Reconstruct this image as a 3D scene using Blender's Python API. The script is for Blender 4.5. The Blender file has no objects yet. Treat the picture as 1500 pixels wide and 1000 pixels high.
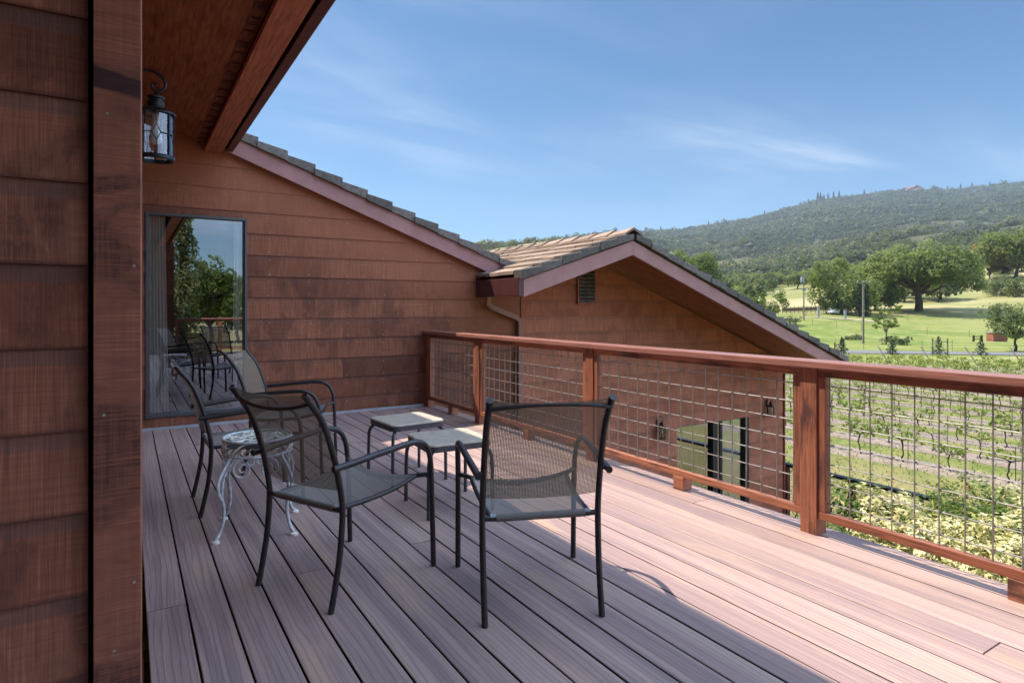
import bpy, bmesh, math, random
import numpy as np
from mathutils import Vector, Matrix
random.seed(7)
sc = bpy.context.scene
COL = sc.collection
R = math.radians
PI = math.pi
F = 903.0          # focal length in photo pixels
YAW = R(31.95)
CZ = 1.2           # eye height over the deck

# ------------------------------------------------------------------ mesh builder
class MB:
    def __init__(s):
        s.v = []; s.f = []; s.uv = []; s.l = []; s.r = []; s.m = []
    def poly(s, pts, uv=None, l=None, r=0.5, m=0):
        b = len(s.v); s.v += [tuple(p) for p in pts]
        n = len(pts); s.f.append(tuple(range(b, b+n)))
        if uv is None:
            a, c, d = Vector(pts[0]), Vector(pts[1]), Vector(pts[2])
            nn = (c-a).cross(d-a)
            ax = max(range(3), key=lambda i: abs(nn[i]))
            i, j = [(1, 2), (0, 2), (0, 1)][ax]
            uv = [(p[i], p[j]) for p in pts]
        s.uv.append(uv); s.l.append(l or [(0.5, 0.5)]*n); s.r.append(r); s.m.append(m)
    def box(s, x0, y0, z0, x1, y1, z1, r=0.5, m=0, M=None, off=(0, 0)):
        dims = (x1-x0, y1-y0, z1-z0)
        la = max(range(3), key=lambda i: dims[i])
        C = [(x, y, z) for x in (x0, x1) for y in (y0, y1) for z in (z0, z1)]
        for q in ((0, 1, 3, 2), (4, 6, 7, 5), (0, 4, 5, 1), (2, 3, 7, 6), (0, 2, 6, 4), (1, 5, 7, 3)):
            P = [C[i] for i in q]
            ax = [i for i in range(3) if len({p[i] for p in P}) > 1]
            if len(ax) < 2: ax = [0, 1]
            if la in ax:
                u = la; w = [a for a in ax if a != la][0]
            else:
                u, w = ax[0], ax[1]
            uv = [(p[u]+off[0], p[w]+off[1]) for p in P]
            if M is not None: P = [tuple(M @ Vector(p)) for p in P]
            s.poly(P, uv, None, r, m)
    def prism(s, pts2, axis, a, b, r=0.5, m=0):
        """extrude a 2-D outline (in the two other axes) from a to b along axis"""
        def mk(p, t):
            if axis == 0: return (t, p[0], p[1])
            if axis == 1: return (p[0], t, p[1])
            return (p[0], p[1], t)
        n = len(pts2)
        s.poly([mk(p, a) for p in pts2], [tuple(p) for p in pts2], None, r, m)
        s.poly([mk(p, b) for p in pts2][::-1], [tuple(p) for p in pts2][::-1], None, r, m)
        for i in range(n):
            p, q = pts2[i], pts2[(i+1) % n]
            L = math.hypot(q[0]-p[0], q[1]-p[1])
            s.poly([mk(p, a), mk(p, b), mk(q, b), mk(q, a)], [(0, a), (0, b), (L, b), (L, a)], None, r, m)
    def tube(s, pts, rad, seg=10, r=0.5, m=0, smooth=0, cap=True, flat=1.0):
        P = [Vector(p) for p in pts]
        RR = list(rad) if hasattr(rad, '__len__') else [rad]*len(P)
        if smooth:
            Q = []; QR = []
            for i in range(len(P)-1):
                p0 = P[max(i-1, 0)]; p1 = P[i]; p2 = P[i+1]; p3 = P[min(i+2, len(P)-1)]
                for k in range(smooth):
                    t = k/smooth
                    Q.append(0.5*((2*p1)+(p2-p0)*t+(2*p0-5*p1+4*p2-p3)*t*t+(3*p1-p0-3*p2+p3)*t**3))
                    QR.append(RR[i]*(1-t)+RR[i+1]*t)
            Q.append(P[-1]); QR.append(RR[-1]); P, RR = Q, QR
        T = []
        for i in range(len(P)):
            d = P[min(i+1, len(P)-1)]-P[max(i-1, 0)]
            T.append(d.normalized() if d.length > 1e-9 else Vector((0, 0, 1)))
        up = Vector((0, 0, 1)) if abs(T[0].z) < .9 else Vector((1, 0, 0))
        n = T[0].cross(up).normalized()
        b0 = len(s.v); L = 0
        for i in range(len(P)):
            n = (n-T[i]*n.dot(T[i])).normalized()
            bn = T[i].cross(n)
            for k in range(seg):
                a = 2*PI*k/seg
                s.v.append(tuple(P[i]+n*math.cos(a)*RR[i]+bn*math.sin(a)*RR[i]*flat))
        for i in range(len(P)-1):
            dl = (P[i+1]-P[i]).length
            for k in range(seg):
                k2 = (k+1) % seg
                s.f.append((b0+i*seg+k, b0+i*seg+k2, b0+(i+1)*seg+k2, b0+(i+1)*seg+k))
                w = RR[i]*2*PI
                s.uv.append([(L, k/seg*w), (L, (k+1)/seg*w), (L+dl, (k+1)/seg*w), (L+dl, k/seg*w)])
                s.l.append([(0.5, 0.5)]*4); s.r.append(r); s.m.append(m)
            L += dl
        if cap:
            for i in (0, len(P)-1):
                q = [b0+i*seg+k for k in range(seg)]
                if i == 0: q = q[::-1]
                s.f.append(tuple(q)); s.uv.append([(0, 0)]*seg); s.l.append([(.5, .5)]*seg); s.r.append(r); s.m.append(m)
    def lathe(s, prof, cx, cy, seg=24, r=0.5, m=0):
        b0 = len(s.v)
        for (rr, z) in prof:
            for k in range(seg):
                a = 2*PI*k/seg
                s.v.append((cx+rr*math.cos(a), cy+rr*math.sin(a), z))
        for i in range(len(prof)-1):
            for k in range(seg):
                k2 = (k+1) % seg
                s.f.append((b0+i*seg+k, b0+i*seg+k2, b0+(i+1)*seg+k2, b0+(i+1)*seg+k))
                s.uv.append([(0, 0)]*4); s.l.append([(.5, .5)]*4); s.r.append(r); s.m.append(m)
    def build(s, name, mats, parent=None, smooth=False, bevel=0, merge=False):
        me = bpy.data.meshes.new(name)
        me.from_pydata(s.v, [], s.f)
        u = me.uv_layers.new(name='UV'); l = me.uv_layers.new(name='L')
        u.data.foreach_set('uv', np.array([c for f in s.uv for c in f], dtype=np.float32).ravel())
        l.data.foreach_set('uv', np.array([c for f in s.l for c in f], dtype=np.float32).ravel())
        a = me.attributes.new('rnd', 'FLOAT', 'FACE'); a.data.foreach_set('value', np.array(s.r, dtype=np.float32))
        if not isinstance(mats, (list, tuple)): mats = [mats]
        for x in mats: me.materials.append(x)
        me.polygons.foreach_set('material_index', np.array(s.m, dtype=np.int32))
        if smooth: me.polygons.foreach_set('use_smooth', np.ones(len(s.f), dtype=bool))
        if bevel or merge:
            bm = bmesh.new(); bm.from_mesh(me)
            bmesh.ops.remove_doubles(bm, verts=bm.verts, dist=1e-5)
            bm.to_mesh(me); bm.free()
        me.update()
        if smooth: me.set_sharp_from_angle(angle=R(42))
        o = bpy.data.objects.new(name, me); COL.objects.link(o)
        if parent: o.parent = parent
        if bevel:
            b = o.modifiers.new('bevel', 'BEVEL'); b.width = bevel; b.segments = 2; b.limit_method = 'ANGLE'
        return o

def tag(o, label, cat, group=None, kind=None):
    if label: o['label'] = label
    if cat: o['category'] = cat
    if group: o['group'] = group
    if kind: o['kind'] = kind
    return o
def empty(name, loc=(0, 0, 0), rz=0):
    o = bpy.data.objects.new(name, None); COL.objects.link(o)
    o.location = loc; o.rotation_euler = (0, 0, rz); o.empty_display_size = .2
    return o
def copy_tree(root, loc=None, rz=None):
    c = root.copy(); COL.objects.link(c)
    if loc is not None: c.location = loc
    if rz is not None: c.rotation_euler = (0, 0, rz)
    for ch in list(root.children):
        k = ch.copy(); COL.objects.link(k); k.parent = c
        for g in list(ch.children):
            d = g.copy(); COL.objects.link(d); d.parent = k
    return c

def quads_mesh(name, V, rnd, mat, extra=None):
    """V: (N,4,3) array -> one mesh of loose quads with per-face rnd"""
    n = V.shape[0]
    me = bpy.data.meshes.new(name)
    me.vertices.add(n*4); me.vertices.foreach_set('co', V.astype(np.float32).ravel())
    me.loops.add(n*4); me.loops.foreach_set('vertex_index', np.arange(n*4, dtype=np.int32))
    me.polygons.add(n); me.polygons.foreach_set('loop_start', np.arange(0, n*4, 4, dtype=np.int32))
    me.polygons.foreach_set('loop_total', np.full(n, 4, dtype=np.int32))
    a = me.attributes.new('rnd', 'FLOAT', 'FACE'); a.data.foreach_set('value', rnd.astype(np.float32))
    me.materials.append(mat); me.update(calc_edges=True)
    return me
def link(name, me, parent=None):
    o = bpy.data.objects.new(name, me); COL.objects.link(o)
    if parent: o.parent = parent
    return o

# ------------------------------------------------------------------ materials
class G:
    def __init__(s, name):
        s.mat = bpy.data.materials.new(name); s.mat.use_nodes = True
        s.nt = s.mat.node_tree; s.nt.nodes.clear()
        s.out = s.nt.nodes.new('ShaderNodeOutputMaterial')
    def n(s, t, **kw):
        x = s.nt.nodes.new(t)
        for k, v in kw.items(): setattr(x, k, v)
        return x
    def put(s, sock, v):
        if hasattr(v, 'is_output'): s.nt.links.new(v, sock)
        elif v is not None:
            if isinstance(v, (tuple, list)) and len(v) == 3 and sock.type == 'RGBA': v = (*v, 1)
            sock.default_value = v
    def uv(s, l='UV'): return s.n('ShaderNodeUVMap', uv_map=l).outputs[0]
    def pos(s): return s.n('ShaderNodeNewGeometry').outputs['Position']
    def obj(s): return s.n('ShaderNodeTexCoord').outputs['Object']
    def attr(s, a='rnd'): return s.n('ShaderNodeAttribute', attribute_name=a).outputs['Fac']
    def map(s, v, sc=(1, 1, 1), loc=(0, 0, 0)):
        x = s.n('ShaderNodeMapping'); s.put(x.inputs['Vector'], v); x.inputs['Scale'].default_value = sc; x.inputs['Location'].default_value = loc
        return x.outputs[0]
    def noise(s, v, scale=1, detail=3, rough=.55, dist=0):
        x = s.n('ShaderNodeTexNoise'); s.put(x.inputs['Vector'], v)
        x.inputs['Scale'].default_value = scale; x.inputs['Detail'].default_value = detail
        x.inputs['Roughness'].default_value = rough; x.inputs['Distortion'].default_value = dist
        return x.outputs['Fac']
    def math(s, op, a, b=None, c=None, clamp=False):
        x = s.n('ShaderNodeMath', operation=op, use_clamp=clamp)
        s.put(x.inputs[0], a)
        if b is not None: s.put(x.inputs[1], b)
        if c is not None: s.put(x.inputs[2], c)
        return x.outputs[0]
    def step(s, v, a, b, lo=0., hi=1.):
        x = s.n('ShaderNodeMapRange', interpolation_type='SMOOTHSTEP'); s.put(x.inputs[0], v)
        for i, q in enumerate((a, b, lo, hi)): x.inputs[i+1].default_value = q
        return x.outputs[0]
    def mix(s, f, a, b, mode='MIX'):
        x = s.n('ShaderNodeMix', data_type='RGBA', blend_type=mode)
        s.put(x.inputs[0], f); s.put(x.inputs[6], a); s.put(x.inputs[7], b)
        return x.outputs[2]
    def add_off(s, v, a, k=(17.3, 9.1, 0)):
        """vector v + rnd * k"""
        x = s.n('ShaderNodeVectorMath', operation='MULTIPLY_ADD')
        c = s.n('ShaderNodeCombineXYZ'); s.put(c.inputs[0], a); s.put(c.inputs[1], a); s.put(c.inputs[2], a)
        s.put(x.inputs[0], c.outputs[0]); x.inputs[1].default_value = k; s.put(x.inputs[2], v)
        return x.outputs[0]
    def sep(s, v):
        x = s.n('ShaderNodeSeparateXYZ'); s.put(x.inputs[0], v); return x.outputs
    def bump(s, h, strength=.3, dist=.01):
        x = s.n('ShaderNodeBump'); s.put(x.inputs['Height'], h); x.inputs['Strength'].default_value = strength; x.inputs['Distance'].default_value = dist
        return x.outputs[0]
    def bsdf(s, col, rough=.7, metal=0, spec=.4, normal=None, trans=None):
        p = s.n('ShaderNodeBsdfPrincipled')
        s.put(p.inputs['Base Color'], col); s.put(p.inputs['Roughness'], rough); s.put(p.inputs['Metallic'], metal)
        s.put(p.inputs['Specular IOR Level'], spec)
        if normal is not None: s.put(p.inputs['Normal'], normal)
        return p.outputs[0]
    def done(s, sh): s.nt.links.new(sh, s.out.inputs[0]); return s.mat

def siding_mat(name, lo, hi, dark, stain=.5, band=.6, warm=False, patch=False):
    g = G(name); uv = g.uv(); r = g.attr()
    uvr = g.add_off(uv, r)
    stri = g.noise(g.map(uvr, (170, 5, 1)), 1, 2, .6)
    stri2 = g.noise(g.map(uvr, (38, 2.2, 1)), 1, 3, .6)
    grain = g.noise(g.map(uvr, (3, 85, 1)), 1, 3, .6)
    blot = g.noise(g.map(uvr, (3.4, 1.9, 1)), 1, 5, .65, .5)
    big = g.noise(uv, .55, 3, .6)
    c = g.mix(r, lo, hi)
    c = g.mix(g.step(stri2, .35, .75, 0, .45), c, tuple(x*.55 for x in lo))
    f = g.math('MULTIPLY', g.step(blot, .46, .62), g.step(g.math('ADD', g.math('MULTIPLY', stri, .6), g.math('MULTIPLY', grain, .4)), .35, .62))
    c = g.mix(g.math('MULTIPLY', f, stain), c, dark)
    c = g.mix(g.math('MULTIPLY', g.step(big, .48, .7), .35*stain), c, dark)
    fine = g.math('ADD', g.math('MULTIPLY', stri, .65), g.math('MULTIPLY', grain, .35))
    c = g.mix(g.step(fine, .3, .7, .55, 0), c, tuple(x*.45 for x in lo))
    c = g.mix(g.step(fine, .5, .78, 0, .3), c, tuple(min(1, x*1.5+.01) for x in hi))
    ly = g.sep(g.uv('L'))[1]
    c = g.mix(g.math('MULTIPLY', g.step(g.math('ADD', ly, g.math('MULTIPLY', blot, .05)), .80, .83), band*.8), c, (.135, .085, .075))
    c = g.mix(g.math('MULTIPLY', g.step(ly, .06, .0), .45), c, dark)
    if patch:  # old water stain across the corner board
        s3 = g.sep(g.pos()); zz_ = g.math('ADD', g.math('ADD', s3[2], g.math('MULTIPLY', s3[0], .18)), g.math('MULTIPLY', g.math('SUBTRACT', stri2, .5), .035))
        pm = g.math('MULTIPLY', g.step(zz_, 1.752, 1.768), g.step(zz_, 1.815, 1.806))
        c = g.mix(g.math('MULTIPLY', pm, .86), c, (.022, .014, .018))
        c = g.mix(g.math('MULTIPLY', g.step(zz_, 1.86, 1.81), g.math('MULTIPLY', g.step(zz_, 1.80, 1.81), .35)), c, (.03, .018, .02))
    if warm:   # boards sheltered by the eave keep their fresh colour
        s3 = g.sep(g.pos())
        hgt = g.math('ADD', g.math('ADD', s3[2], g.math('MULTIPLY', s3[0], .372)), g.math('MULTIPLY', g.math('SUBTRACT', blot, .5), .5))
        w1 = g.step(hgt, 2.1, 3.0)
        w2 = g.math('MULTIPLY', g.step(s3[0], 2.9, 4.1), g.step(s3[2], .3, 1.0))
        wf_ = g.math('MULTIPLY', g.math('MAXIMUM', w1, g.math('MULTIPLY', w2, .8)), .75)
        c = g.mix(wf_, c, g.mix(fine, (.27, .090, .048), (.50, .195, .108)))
    return g.done(g.bsdf(c, .82, 0, .25, g.bump(fine, .55, .004)))
def wood_mat(name, lo, hi, dark, stain=.5, rough=.6, spec=.35, bs=.35, fibre=1.0):
    g = G(name); uv = g.uv(); r = g.attr(); uvr = g.add_off(uv, r)
    grain = g.noise(g.map(uvr, (4, 130*fibre, 1)), 1, 4, .65, .3)
    cath = g.n('ShaderNodeTexWave', wave_type='BANDS', bands_direction='Y'); g.put(cath.inputs['Vector'], g.map(uvr, (.8, 16*fibre, 1)))
    cath.inputs['Scale'].default_value = 1.0; cath.inputs['Distortion'].default_value = 5.5; cath.inputs['Detail'].default_value = 2; cath.inputs['Detail Scale'].default_value = .8
    blot = g.noise(g.map(uvr, (2.2, 9, 1)), 1, 4, .65)
    c = g.mix(r, lo, hi)
    c = g.mix(g.step(grain, .38, .66, 0, .72), c, tuple(x*.42 for x in lo))
    c = g.mix(g.math('MULTIPLY', cath.outputs['Fac'], .28), c, tuple(x*.6 for x in lo))
    c = g.mix(g.math('MULTIPLY', g.step(blot, .49, .68), stain), c, dark)
    return g.done(g.bsdf(c, rough, 0, spec, g.bump(g.math('ADD', grain, g.math('MULTIPLY', cath.outputs['Fac'], .4)), bs, .003)))
def plain(name, col, rough=.5, metal=0, spec=.4, var=.25, scale=30, bs=.0):
    g = G(name); p = g.obj()
    nz = g.noise(p, scale, 4, .6)
    c = g.mix(g.step(nz, .3, .7), tuple(x*(1-var) for x in col), tuple(min(1, x*(1+var)) for x in col))
    nb = g.bump(nz, bs, .003) if bs else None
    return g.done(g.bsdf(c, rough, metal, spec, nb))

M = {}
M['sid_dark'] = siding_mat('dark weathered siding', (.31, .103, .058), (.45, .178, .104), (.040, .020, .018), .85)
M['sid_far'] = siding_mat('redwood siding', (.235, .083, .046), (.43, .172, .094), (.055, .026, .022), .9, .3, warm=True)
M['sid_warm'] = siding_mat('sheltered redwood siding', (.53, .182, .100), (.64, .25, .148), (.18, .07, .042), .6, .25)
M['corner'] = siding_mat('rough sawn trim', (.32, .112, .066), (.385, .150, .090), (.026, .014, .016), 1.0, .0, patch=True)
M['fascia'] = plain('painted fascia', (.40, .20, .185), .55, 0, .4, .08, 6)
M['downspout'] = plain('brown painted downspout', (.31, .15, .105), .5, 0, .4, .1, 8)
M['fascia_dark'] = plain('dark red gutter paint', (.085, .028, .027), .35, 0, .5, .12, 8)
M['plywood'] = wood_mat('plywood soffit', (.37, .14, .068), (.45, .18, .09), (.17, .06, .03), .5, .7, .2, .2, .35)
M['beam'] = wood_mat('stained douglas fir', (.48, .165, .095), (.53, .19, .115), (.2, .07, .045), .4, .6, .3, .3, .5)
M['rail'] = wood_mat('redwood railing', (.34, .115, .062), (.52, .205, .115), (.075, .036, .030), .95, .5, .4, .3)
M['cap'] = wood_mat('redwood rail cap', (.40, .165, .12), (.48, .22, .17), (.20, .09, .07), .4, .27, .9, .12)
M['dark'] = plain('dark gap', (.012, .009, .008), .9, 0, .1)
M['groove'] = plain('shadowed board groove', (.018, .012, .011), .9, 0, .05)
M['joist'] = plain('joist wood', (.10, .06, .045), .9, 0, .1)
M['flash'] = plain('metal flashing', (.42, .42, .45), .5, .3, .5, .15, 12)
M['nail'] = plain('nail heads', (.40, .33, .28), .4, .5, .5)
M['frame_al'] = plain('bronze anodised window frame', (.10, .10, .10), .42, .5, .5, .1)
M['frame_bk'] = plain('black door frame', (.02, .022, .026), .4, .2, .5, .2)
M['curtain'] = plain('cream curtain cloth', (.92, .90, .86), .9, 0, .1, .04, 60)
M['room'] = plain('dark room', (.045, .035, .03), .9, 0, .1)
M['chair'] = plain('charcoal powder coat', (.030, .026, .026), .38, .25, .5, .2, 40)
M['sleeve'] = plain('grey sling end cap', (.35, .36, .37), .6)
M['stool_leg'] = plain('grey stool frame', (.055, .058, .065), .42, .3, .5, .2)
M['stool_top'] = plain('tan stool top', (.44, .37, .28), .42, 0, .45, .14, 22, .1)
M['iron'] = plain('pale wrought iron', (.50, .53, .54), .5, .1, .4, .28, 45, .15)
M['cream'] = plain('cream enamel', (.74, .70, .60), .45, 0, .5, .25, 40)
M['blackiron'] = plain('black lantern metal', (.018, .019, .024), .38, .5, .5, .4, 25, .1)
M['bulb'] = plain('frosted bulb', (.78, .77, .74), .4, 0, .5, .05)
M['wire'] = plain('galvanised hog wire', (.29, .27, .255), .42, .6, .5, .25, 30)
M['blackwire'] = plain('black wire', (.05, .05, .05), .6, .2, .4)
M['bark'] = plain('bark', (.10, .075, .055), .95, 0, .1, .45, 3, .3)
M['vinewood'] = plain('vine trunk', (.07, .05, .04), .95, 0, .1, .4, 25, .3)
M['pole'] = plain('weathered pole', (.26, .23, .20), .9, 0, .1, .25, 4)
M['stake'] = plain('metal stake', (.13, .11, .10), .7, .3, .3)
M['greywood'] = plain('grey fence wood', (.22, .19, .165), .9, 0, .1, .3, 8)
M['darkwood'] = plain('dark fence wood', (.07, .045, .035), .9, 0, .1, .3, 8)
M['redbox'] = plain('faded red boards', (.30, .12, .075), .8, 0, .2, .25, 4)
M['white'] = plain('white paint', (.75, .76, .77), .4)
M['tyre'] = plain('rubber', (.02, .02, .02), .8)
M['transformer'] = plain('grey transformer', (.30, .33, .35), .5)

# concrete tiles
g = G('concrete roof tile'); p = g.pos(); r = g.attr()
c = g.mix(r, (.22, .155, .115), (.38, .275, .205))
nz = g.noise(p, 22, 5, .7); c = g.mix(g.step(nz, .38, .7, 0, .6), c, (.17, .125, .095))
c = g.mix(g.step(g.noise(p, 5, 4, .7), .58, .7, 0, .5), c, (.36, .35, .30))
M['tile'] = g.done(g.bsdf(c, .92, 0, .15, g.bump(nz, .5, .006)))
g = G('weathered rake tile'); p = g.pos(); r = g.attr()
nz = g.noise(p, 30, 5, .7); c = g.mix(r, (.15, .135, .12), (.27, .245, .215))
c = g.mix(g.step(nz, .35, .7, 0, .7), c, (.075, .068, .062))
c = g.mix(g.step(g.noise(p, 9, 4, .7), .6, .72, 0, .6), c, (.26, .235, .20))
M['rake'] = g.done(g.bsdf(c, .95, 0, .1, g.bump(nz, .6, .006)))

# composite deck board
g = G('composite deck board'); uv = g.uv(); r = g.attr(); uvr = g.add_off(uv, r, (31.7, 3.3, 0))
w = g.n('ShaderNodeTexWave', wave_type='BANDS', bands_direction='Y'); g.put(w.inputs['Vector'], g.map(uvr, (.9, 9, 1)))
w.inputs['Scale'].default_value = 1.6; w.inputs['Distortion'].default_value = 11; w.inputs['Detail'].default_value = 2.5; w.inputs['Detail Scale'].default_value = .75
grain = g.noise(g.map(uvr, (9, 150, 1)), 1, 4, .65, .4)
stk = g.noise(g.map(uvr, (.45, 13, 1)), 1, 4, .65, .6)
patch = g.noise(g.map(uvr, (1.0, 3.5, 1)), 1, 4, .6)
c = g.mix(r, (.315, .208, .190), (.42, .288, .250))
c = g.mix(g.step(stk, .46, .66, 0, .72), c, (.235, .165, .165))
c = g.mix(g.step(stk, .5, .3, 0, .5), c, (.525, .375, .295))
c = g.mix(g.step(patch, .52, .70, 0, .5), c, (.53, .34, .225))
c = g.mix(g.step(w.outputs['Fac'], .34, .0, 0, .30), c, (.15, .10, .10))
c = g.mix(g.step(grain, .5, .72, 0, .22), c, (.13, .09, .095))
ds = g.noise(g.pos(), 1.7, 6, .75); c = g.mix(g.step(ds, .62, .74, 0, .28), c, (.11, .085, .085))
h = g.math('ADD', g.step(w.outputs['Fac'], .35, .0, 0, -1), g.math('MULTIPLY', grain, -.4))
M['deck'] = g.done(g.bsdf(c, g.step(stk, .3, .7, .5, .68), 0, .35, g.bump(h, .28, .002)))

# sling fabric: open weave
def fabric(name, c1, c2, hole):
    g = G(name); uv = g.sep(g.uv()); P = .0058
    su = g.math('SINE', g.math('MULTIPLY', uv[0], 2*PI/P)); sv = g.math('SINE', g.math('MULTIPLY', uv[1], 2*PI/P))
    h = g.math('MINIMUM', su, sv)
    op = g.step(h, hole-.12, hole+.12, 1., 0.)
    weave = g.step(g.math('MULTIPLY', su, sv), -.6, .6)
    col = g.mix(weave, c1, c2)
    d = g.bsdf(col, .75, 0, .3)
    tl = g.n('ShaderNodeBsdfTranslucent'); g.put(tl.inputs[0], col)
    a = g.n('ShaderNodeMixShader'); a.inputs[0].default_value = .15
    g.nt.links.new(d, a.inputs[1]); g.nt.links.new(tl.outputs[0], a.inputs[2])
    t = g.n('ShaderNodeBsdfTransparent')
    m = g.n('ShaderNodeMixShader'); g.put(m.inputs[0], op)
    g.nt.links.new(t.outputs[0], m.inputs[1]); g.nt.links.new(a.outputs[0], m.inputs[2])
    return g.done(m.outputs[0])
M['sling'] = fabric('sling mesh cloth', (.145, .110, .078), (.285, .230, .168), -.06)
M['slingseat'] = fabric('sling seat cloth', (.155, .142, .122), (.28, .262, .23), .25)

# glass
def glass(name, refl, tint=(.9, .95, .95)):
    g = G(name)
    gl = g.n('ShaderNodeBsdfGlossy'); gl.inputs['Roughness'].default_value = 0; gl.inputs[0].default_value = (.95, .97, 1, 1)
    t = g.n('ShaderNodeBsdfTransparent'); t.inputs[0].default_value = (*tint, 1)
    m = g.n('ShaderNodeMixShader'); lw = g.n('ShaderNodeFresnel'); lw.inputs[0].default_value = 1.5
    f = g.math('ADD', lw.outputs[0], refl, clamp=True)
    g.put(m.inputs[0], f)
    g.nt.links.new(t.outputs[0], m.inputs[1]); g.nt.links.new(gl.outputs[0], m.inputs[2])
    return g.done(m.outputs[0])
M['glass'] = glass('coated window glass', .31, (.95, .97, .96))
M['lampglass'] = glass('seeded lantern glass', .10, (.85, .88, .9))

# leaves
def leaf(name, cols, tr=.35, rough=.55, cut=None):
    """cols: list of (pos, colour) along rnd"""
    g = G(name); r = g.attr()
    x = g.n('ShaderNodeValToRGB'); g.put(x.inputs[0], r)
    el = x.color_ramp.elements
    while len(el) < len(cols): el.new(.5)
    for e, (pp, cc) in zip(el, cols): e.position = pp; e.color = (*cc, 1)
    col = x.outputs[0]
    d = g.bsdf(col, rough, 0, .3)
    tl = g.n('ShaderNodeBsdfTranslucent'); g.put(tl.inputs[0], g.mix(.5, col, (.22, .30, .04), 'MIX'))
    m = g.n('ShaderNodeMixShader'); m.inputs[0].default_value = tr
    g.nt.links.new(d, m.inputs[1]); g.nt.links.new(tl.outputs[0], m.inputs[2])
    return g.done(m.outputs[0])
M['oak'] = leaf('oak leaves', [(0, (.085, .112, .030)), (.5, (.185, .225, .066)), (1, (.32, .35, .125))], .55)
M['oakgrey'] = leaf('grey green oak leaves', [(0, (.078, .098, .046)), (.5, (.165, .190, .085)), (1, (.27, .295, .14))], .5)
M['bright'] = leaf('fresh green leaves', [(0, (.055, .085, .016)), (.5, (.115, .165, .03)), (1, (.20, .25, .06))], .4)
M['ochre'] = leaf('yellow ochre leaves', [(0, (.20, .15, .03)), (.5, (.33, .24, .06)), (1, (.42, .32, .10))], .3)
M['conifer'] = leaf('conifer needles', [(0, (.014, .030, .018)), (.5, (.026, .050, .028)), (1, (.05, .08, .04))], .1)
M['cypress'] = leaf('cypress foliage', [(0, (.012, .022, .010)), (.5, (.022, .038, .016)), (1, (.04, .06, .024))], .1)
M['vine'] = leaf('vine leaves', [(0, (.10, .15, .02)), (.5, (.22, .28, .045)), (1, (.38, .42, .11))], .5)
M['forest'] = leaf('hill forest', [(0, (.030, .042, .020)), (.45, (.066, .082, .036)), (.8, (.105, .118, .054)), (1, (.16, .155, .08))], .3)
M['varieg'] = leaf('variegated leaves', [(0, (.05, .10, .015)), (.28, (.12, .19, .03)), (.45, (.42, .39, .12)), (.7, (.68, .60, .30)), (1, (.80, .72, .46))], .35)
M['grassblade'] = leaf('grass blades', [(0, (.10, .14, .03)), (.5, (.19, .23, .06)), (1, (.36, .32, .13))], .35)

# ------------------------------------------------------------------ camera, sun, sky
cam = bpy.data.objects.new('camera', bpy.data.cameras.new('camera')); COL.objects.link(cam)
cam.location = (0, 0, CZ); cam.rotation_euler = (R(90), 0, -YAW)
cam.data.sensor_width = 36; cam.data.lens = 36*F/1500
cam.data.shift_y = -50/1500
cam.data.clip_start = .05; cam.data.clip_end = 12000
sc.camera = cam

SUN = Vector((-.31, .53, 1)).normalized()
EL = math.asin(SUN.z); AZ = math.atan2(SUN.x, SUN.y)
sl = bpy.data.lights.new('sun', 'SUN'); sl.energy = 3.2; sl.angle = R(.53); sl.color = (1, .925, .815)
so = bpy.data.objects.new('sun', sl); COL.objects.link(so)
so.rotation_euler = SUN.to_track_quat('Z', 'Y').to_euler(); so.location = (-10, 10, 20)

w = bpy.data.worlds.new('World'); sc.world = w; w.use_nodes = True
nt = w.node_tree; nt.nodes.clear()
wo = nt.nodes.new('ShaderNodeOutputWorld'); bg = nt.nodes.new('ShaderNodeBackground')
sky = nt.nodes.new('ShaderNodeTexSky'); sky.sky_type = 'NISHITA'; sky.sun_disc = False
sky.sun_elevation = EL; sky.sun_rotation = AZ; sky.altitude = 300; sky.air_density = 1.0; sky.dust_density = .2; sky.ozone_density = 5.0; sky.air_density = .9
bg.inputs['Strength'].default_value = .055
# thin cirrus, laid out on a high flat layer (direction / elevation)
tc = nt.nodes.new('ShaderNodeTexCoord')
sx = nt.nodes.new('ShaderNodeSeparateXYZ'); nt.links.new(tc.outputs['Generated'], sx.inputs[0])
def wm(op, a, b=None, clamp=False):
    x = nt.nodes.new('ShaderNodeMath'); x.operation = op; x.use_clamp = clamp
    for i, q in enumerate((a, b)):
        if q is None: continue
        if hasattr(q, 'is_output'): nt.links.new(q, x.inputs[i])
        else: x.inputs[i].default_value = q
    return x.outputs[0]
zz = wm('ADD', wm('MAXIMUM', sx.outputs[2], 0.0), .10)
cx = nt.nodes.new('ShaderNodeCombineXYZ')
nt.links.new(wm('DIVIDE', sx.outputs[0], zz), cx.inputs[0]); nt.links.new(wm('DIVIDE', sx.outputs[1], zz), cx.inputs[1])
def wnoise(scale, sc3, rz, detail, rough, dist):
    mp = nt.nodes.new('ShaderNodeMapping'); nt.links.new(cx.outputs[0], mp.inputs[0]); mp.inputs['Scale'].default_value = sc3; mp.inputs['Rotation'].default_value = (0, 0, rz)
    x = nt.nodes.new('ShaderNodeTexNoise'); nt.links.new(mp.outputs[0], x.inputs[0]); x.inputs['Scale'].default_value = scale
    x.inputs['Detail'].default_value = detail; x.inputs['Roughness'].default_value = rough; x.inputs['Distortion'].default_value = dist
    return x.outputs[0]
def wstep(v, a, b, lo=0., hi=1.):
    x = nt.nodes.new('ShaderNodeMapRange'); x.interpolation_type = 'SMOOTHSTEP'; nt.links.new(v, x.inputs[0])
    for i, q in enumerate((a, b, lo, hi)): x.inputs[i+1].default_value = q
    return x.outputs[0]
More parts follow.
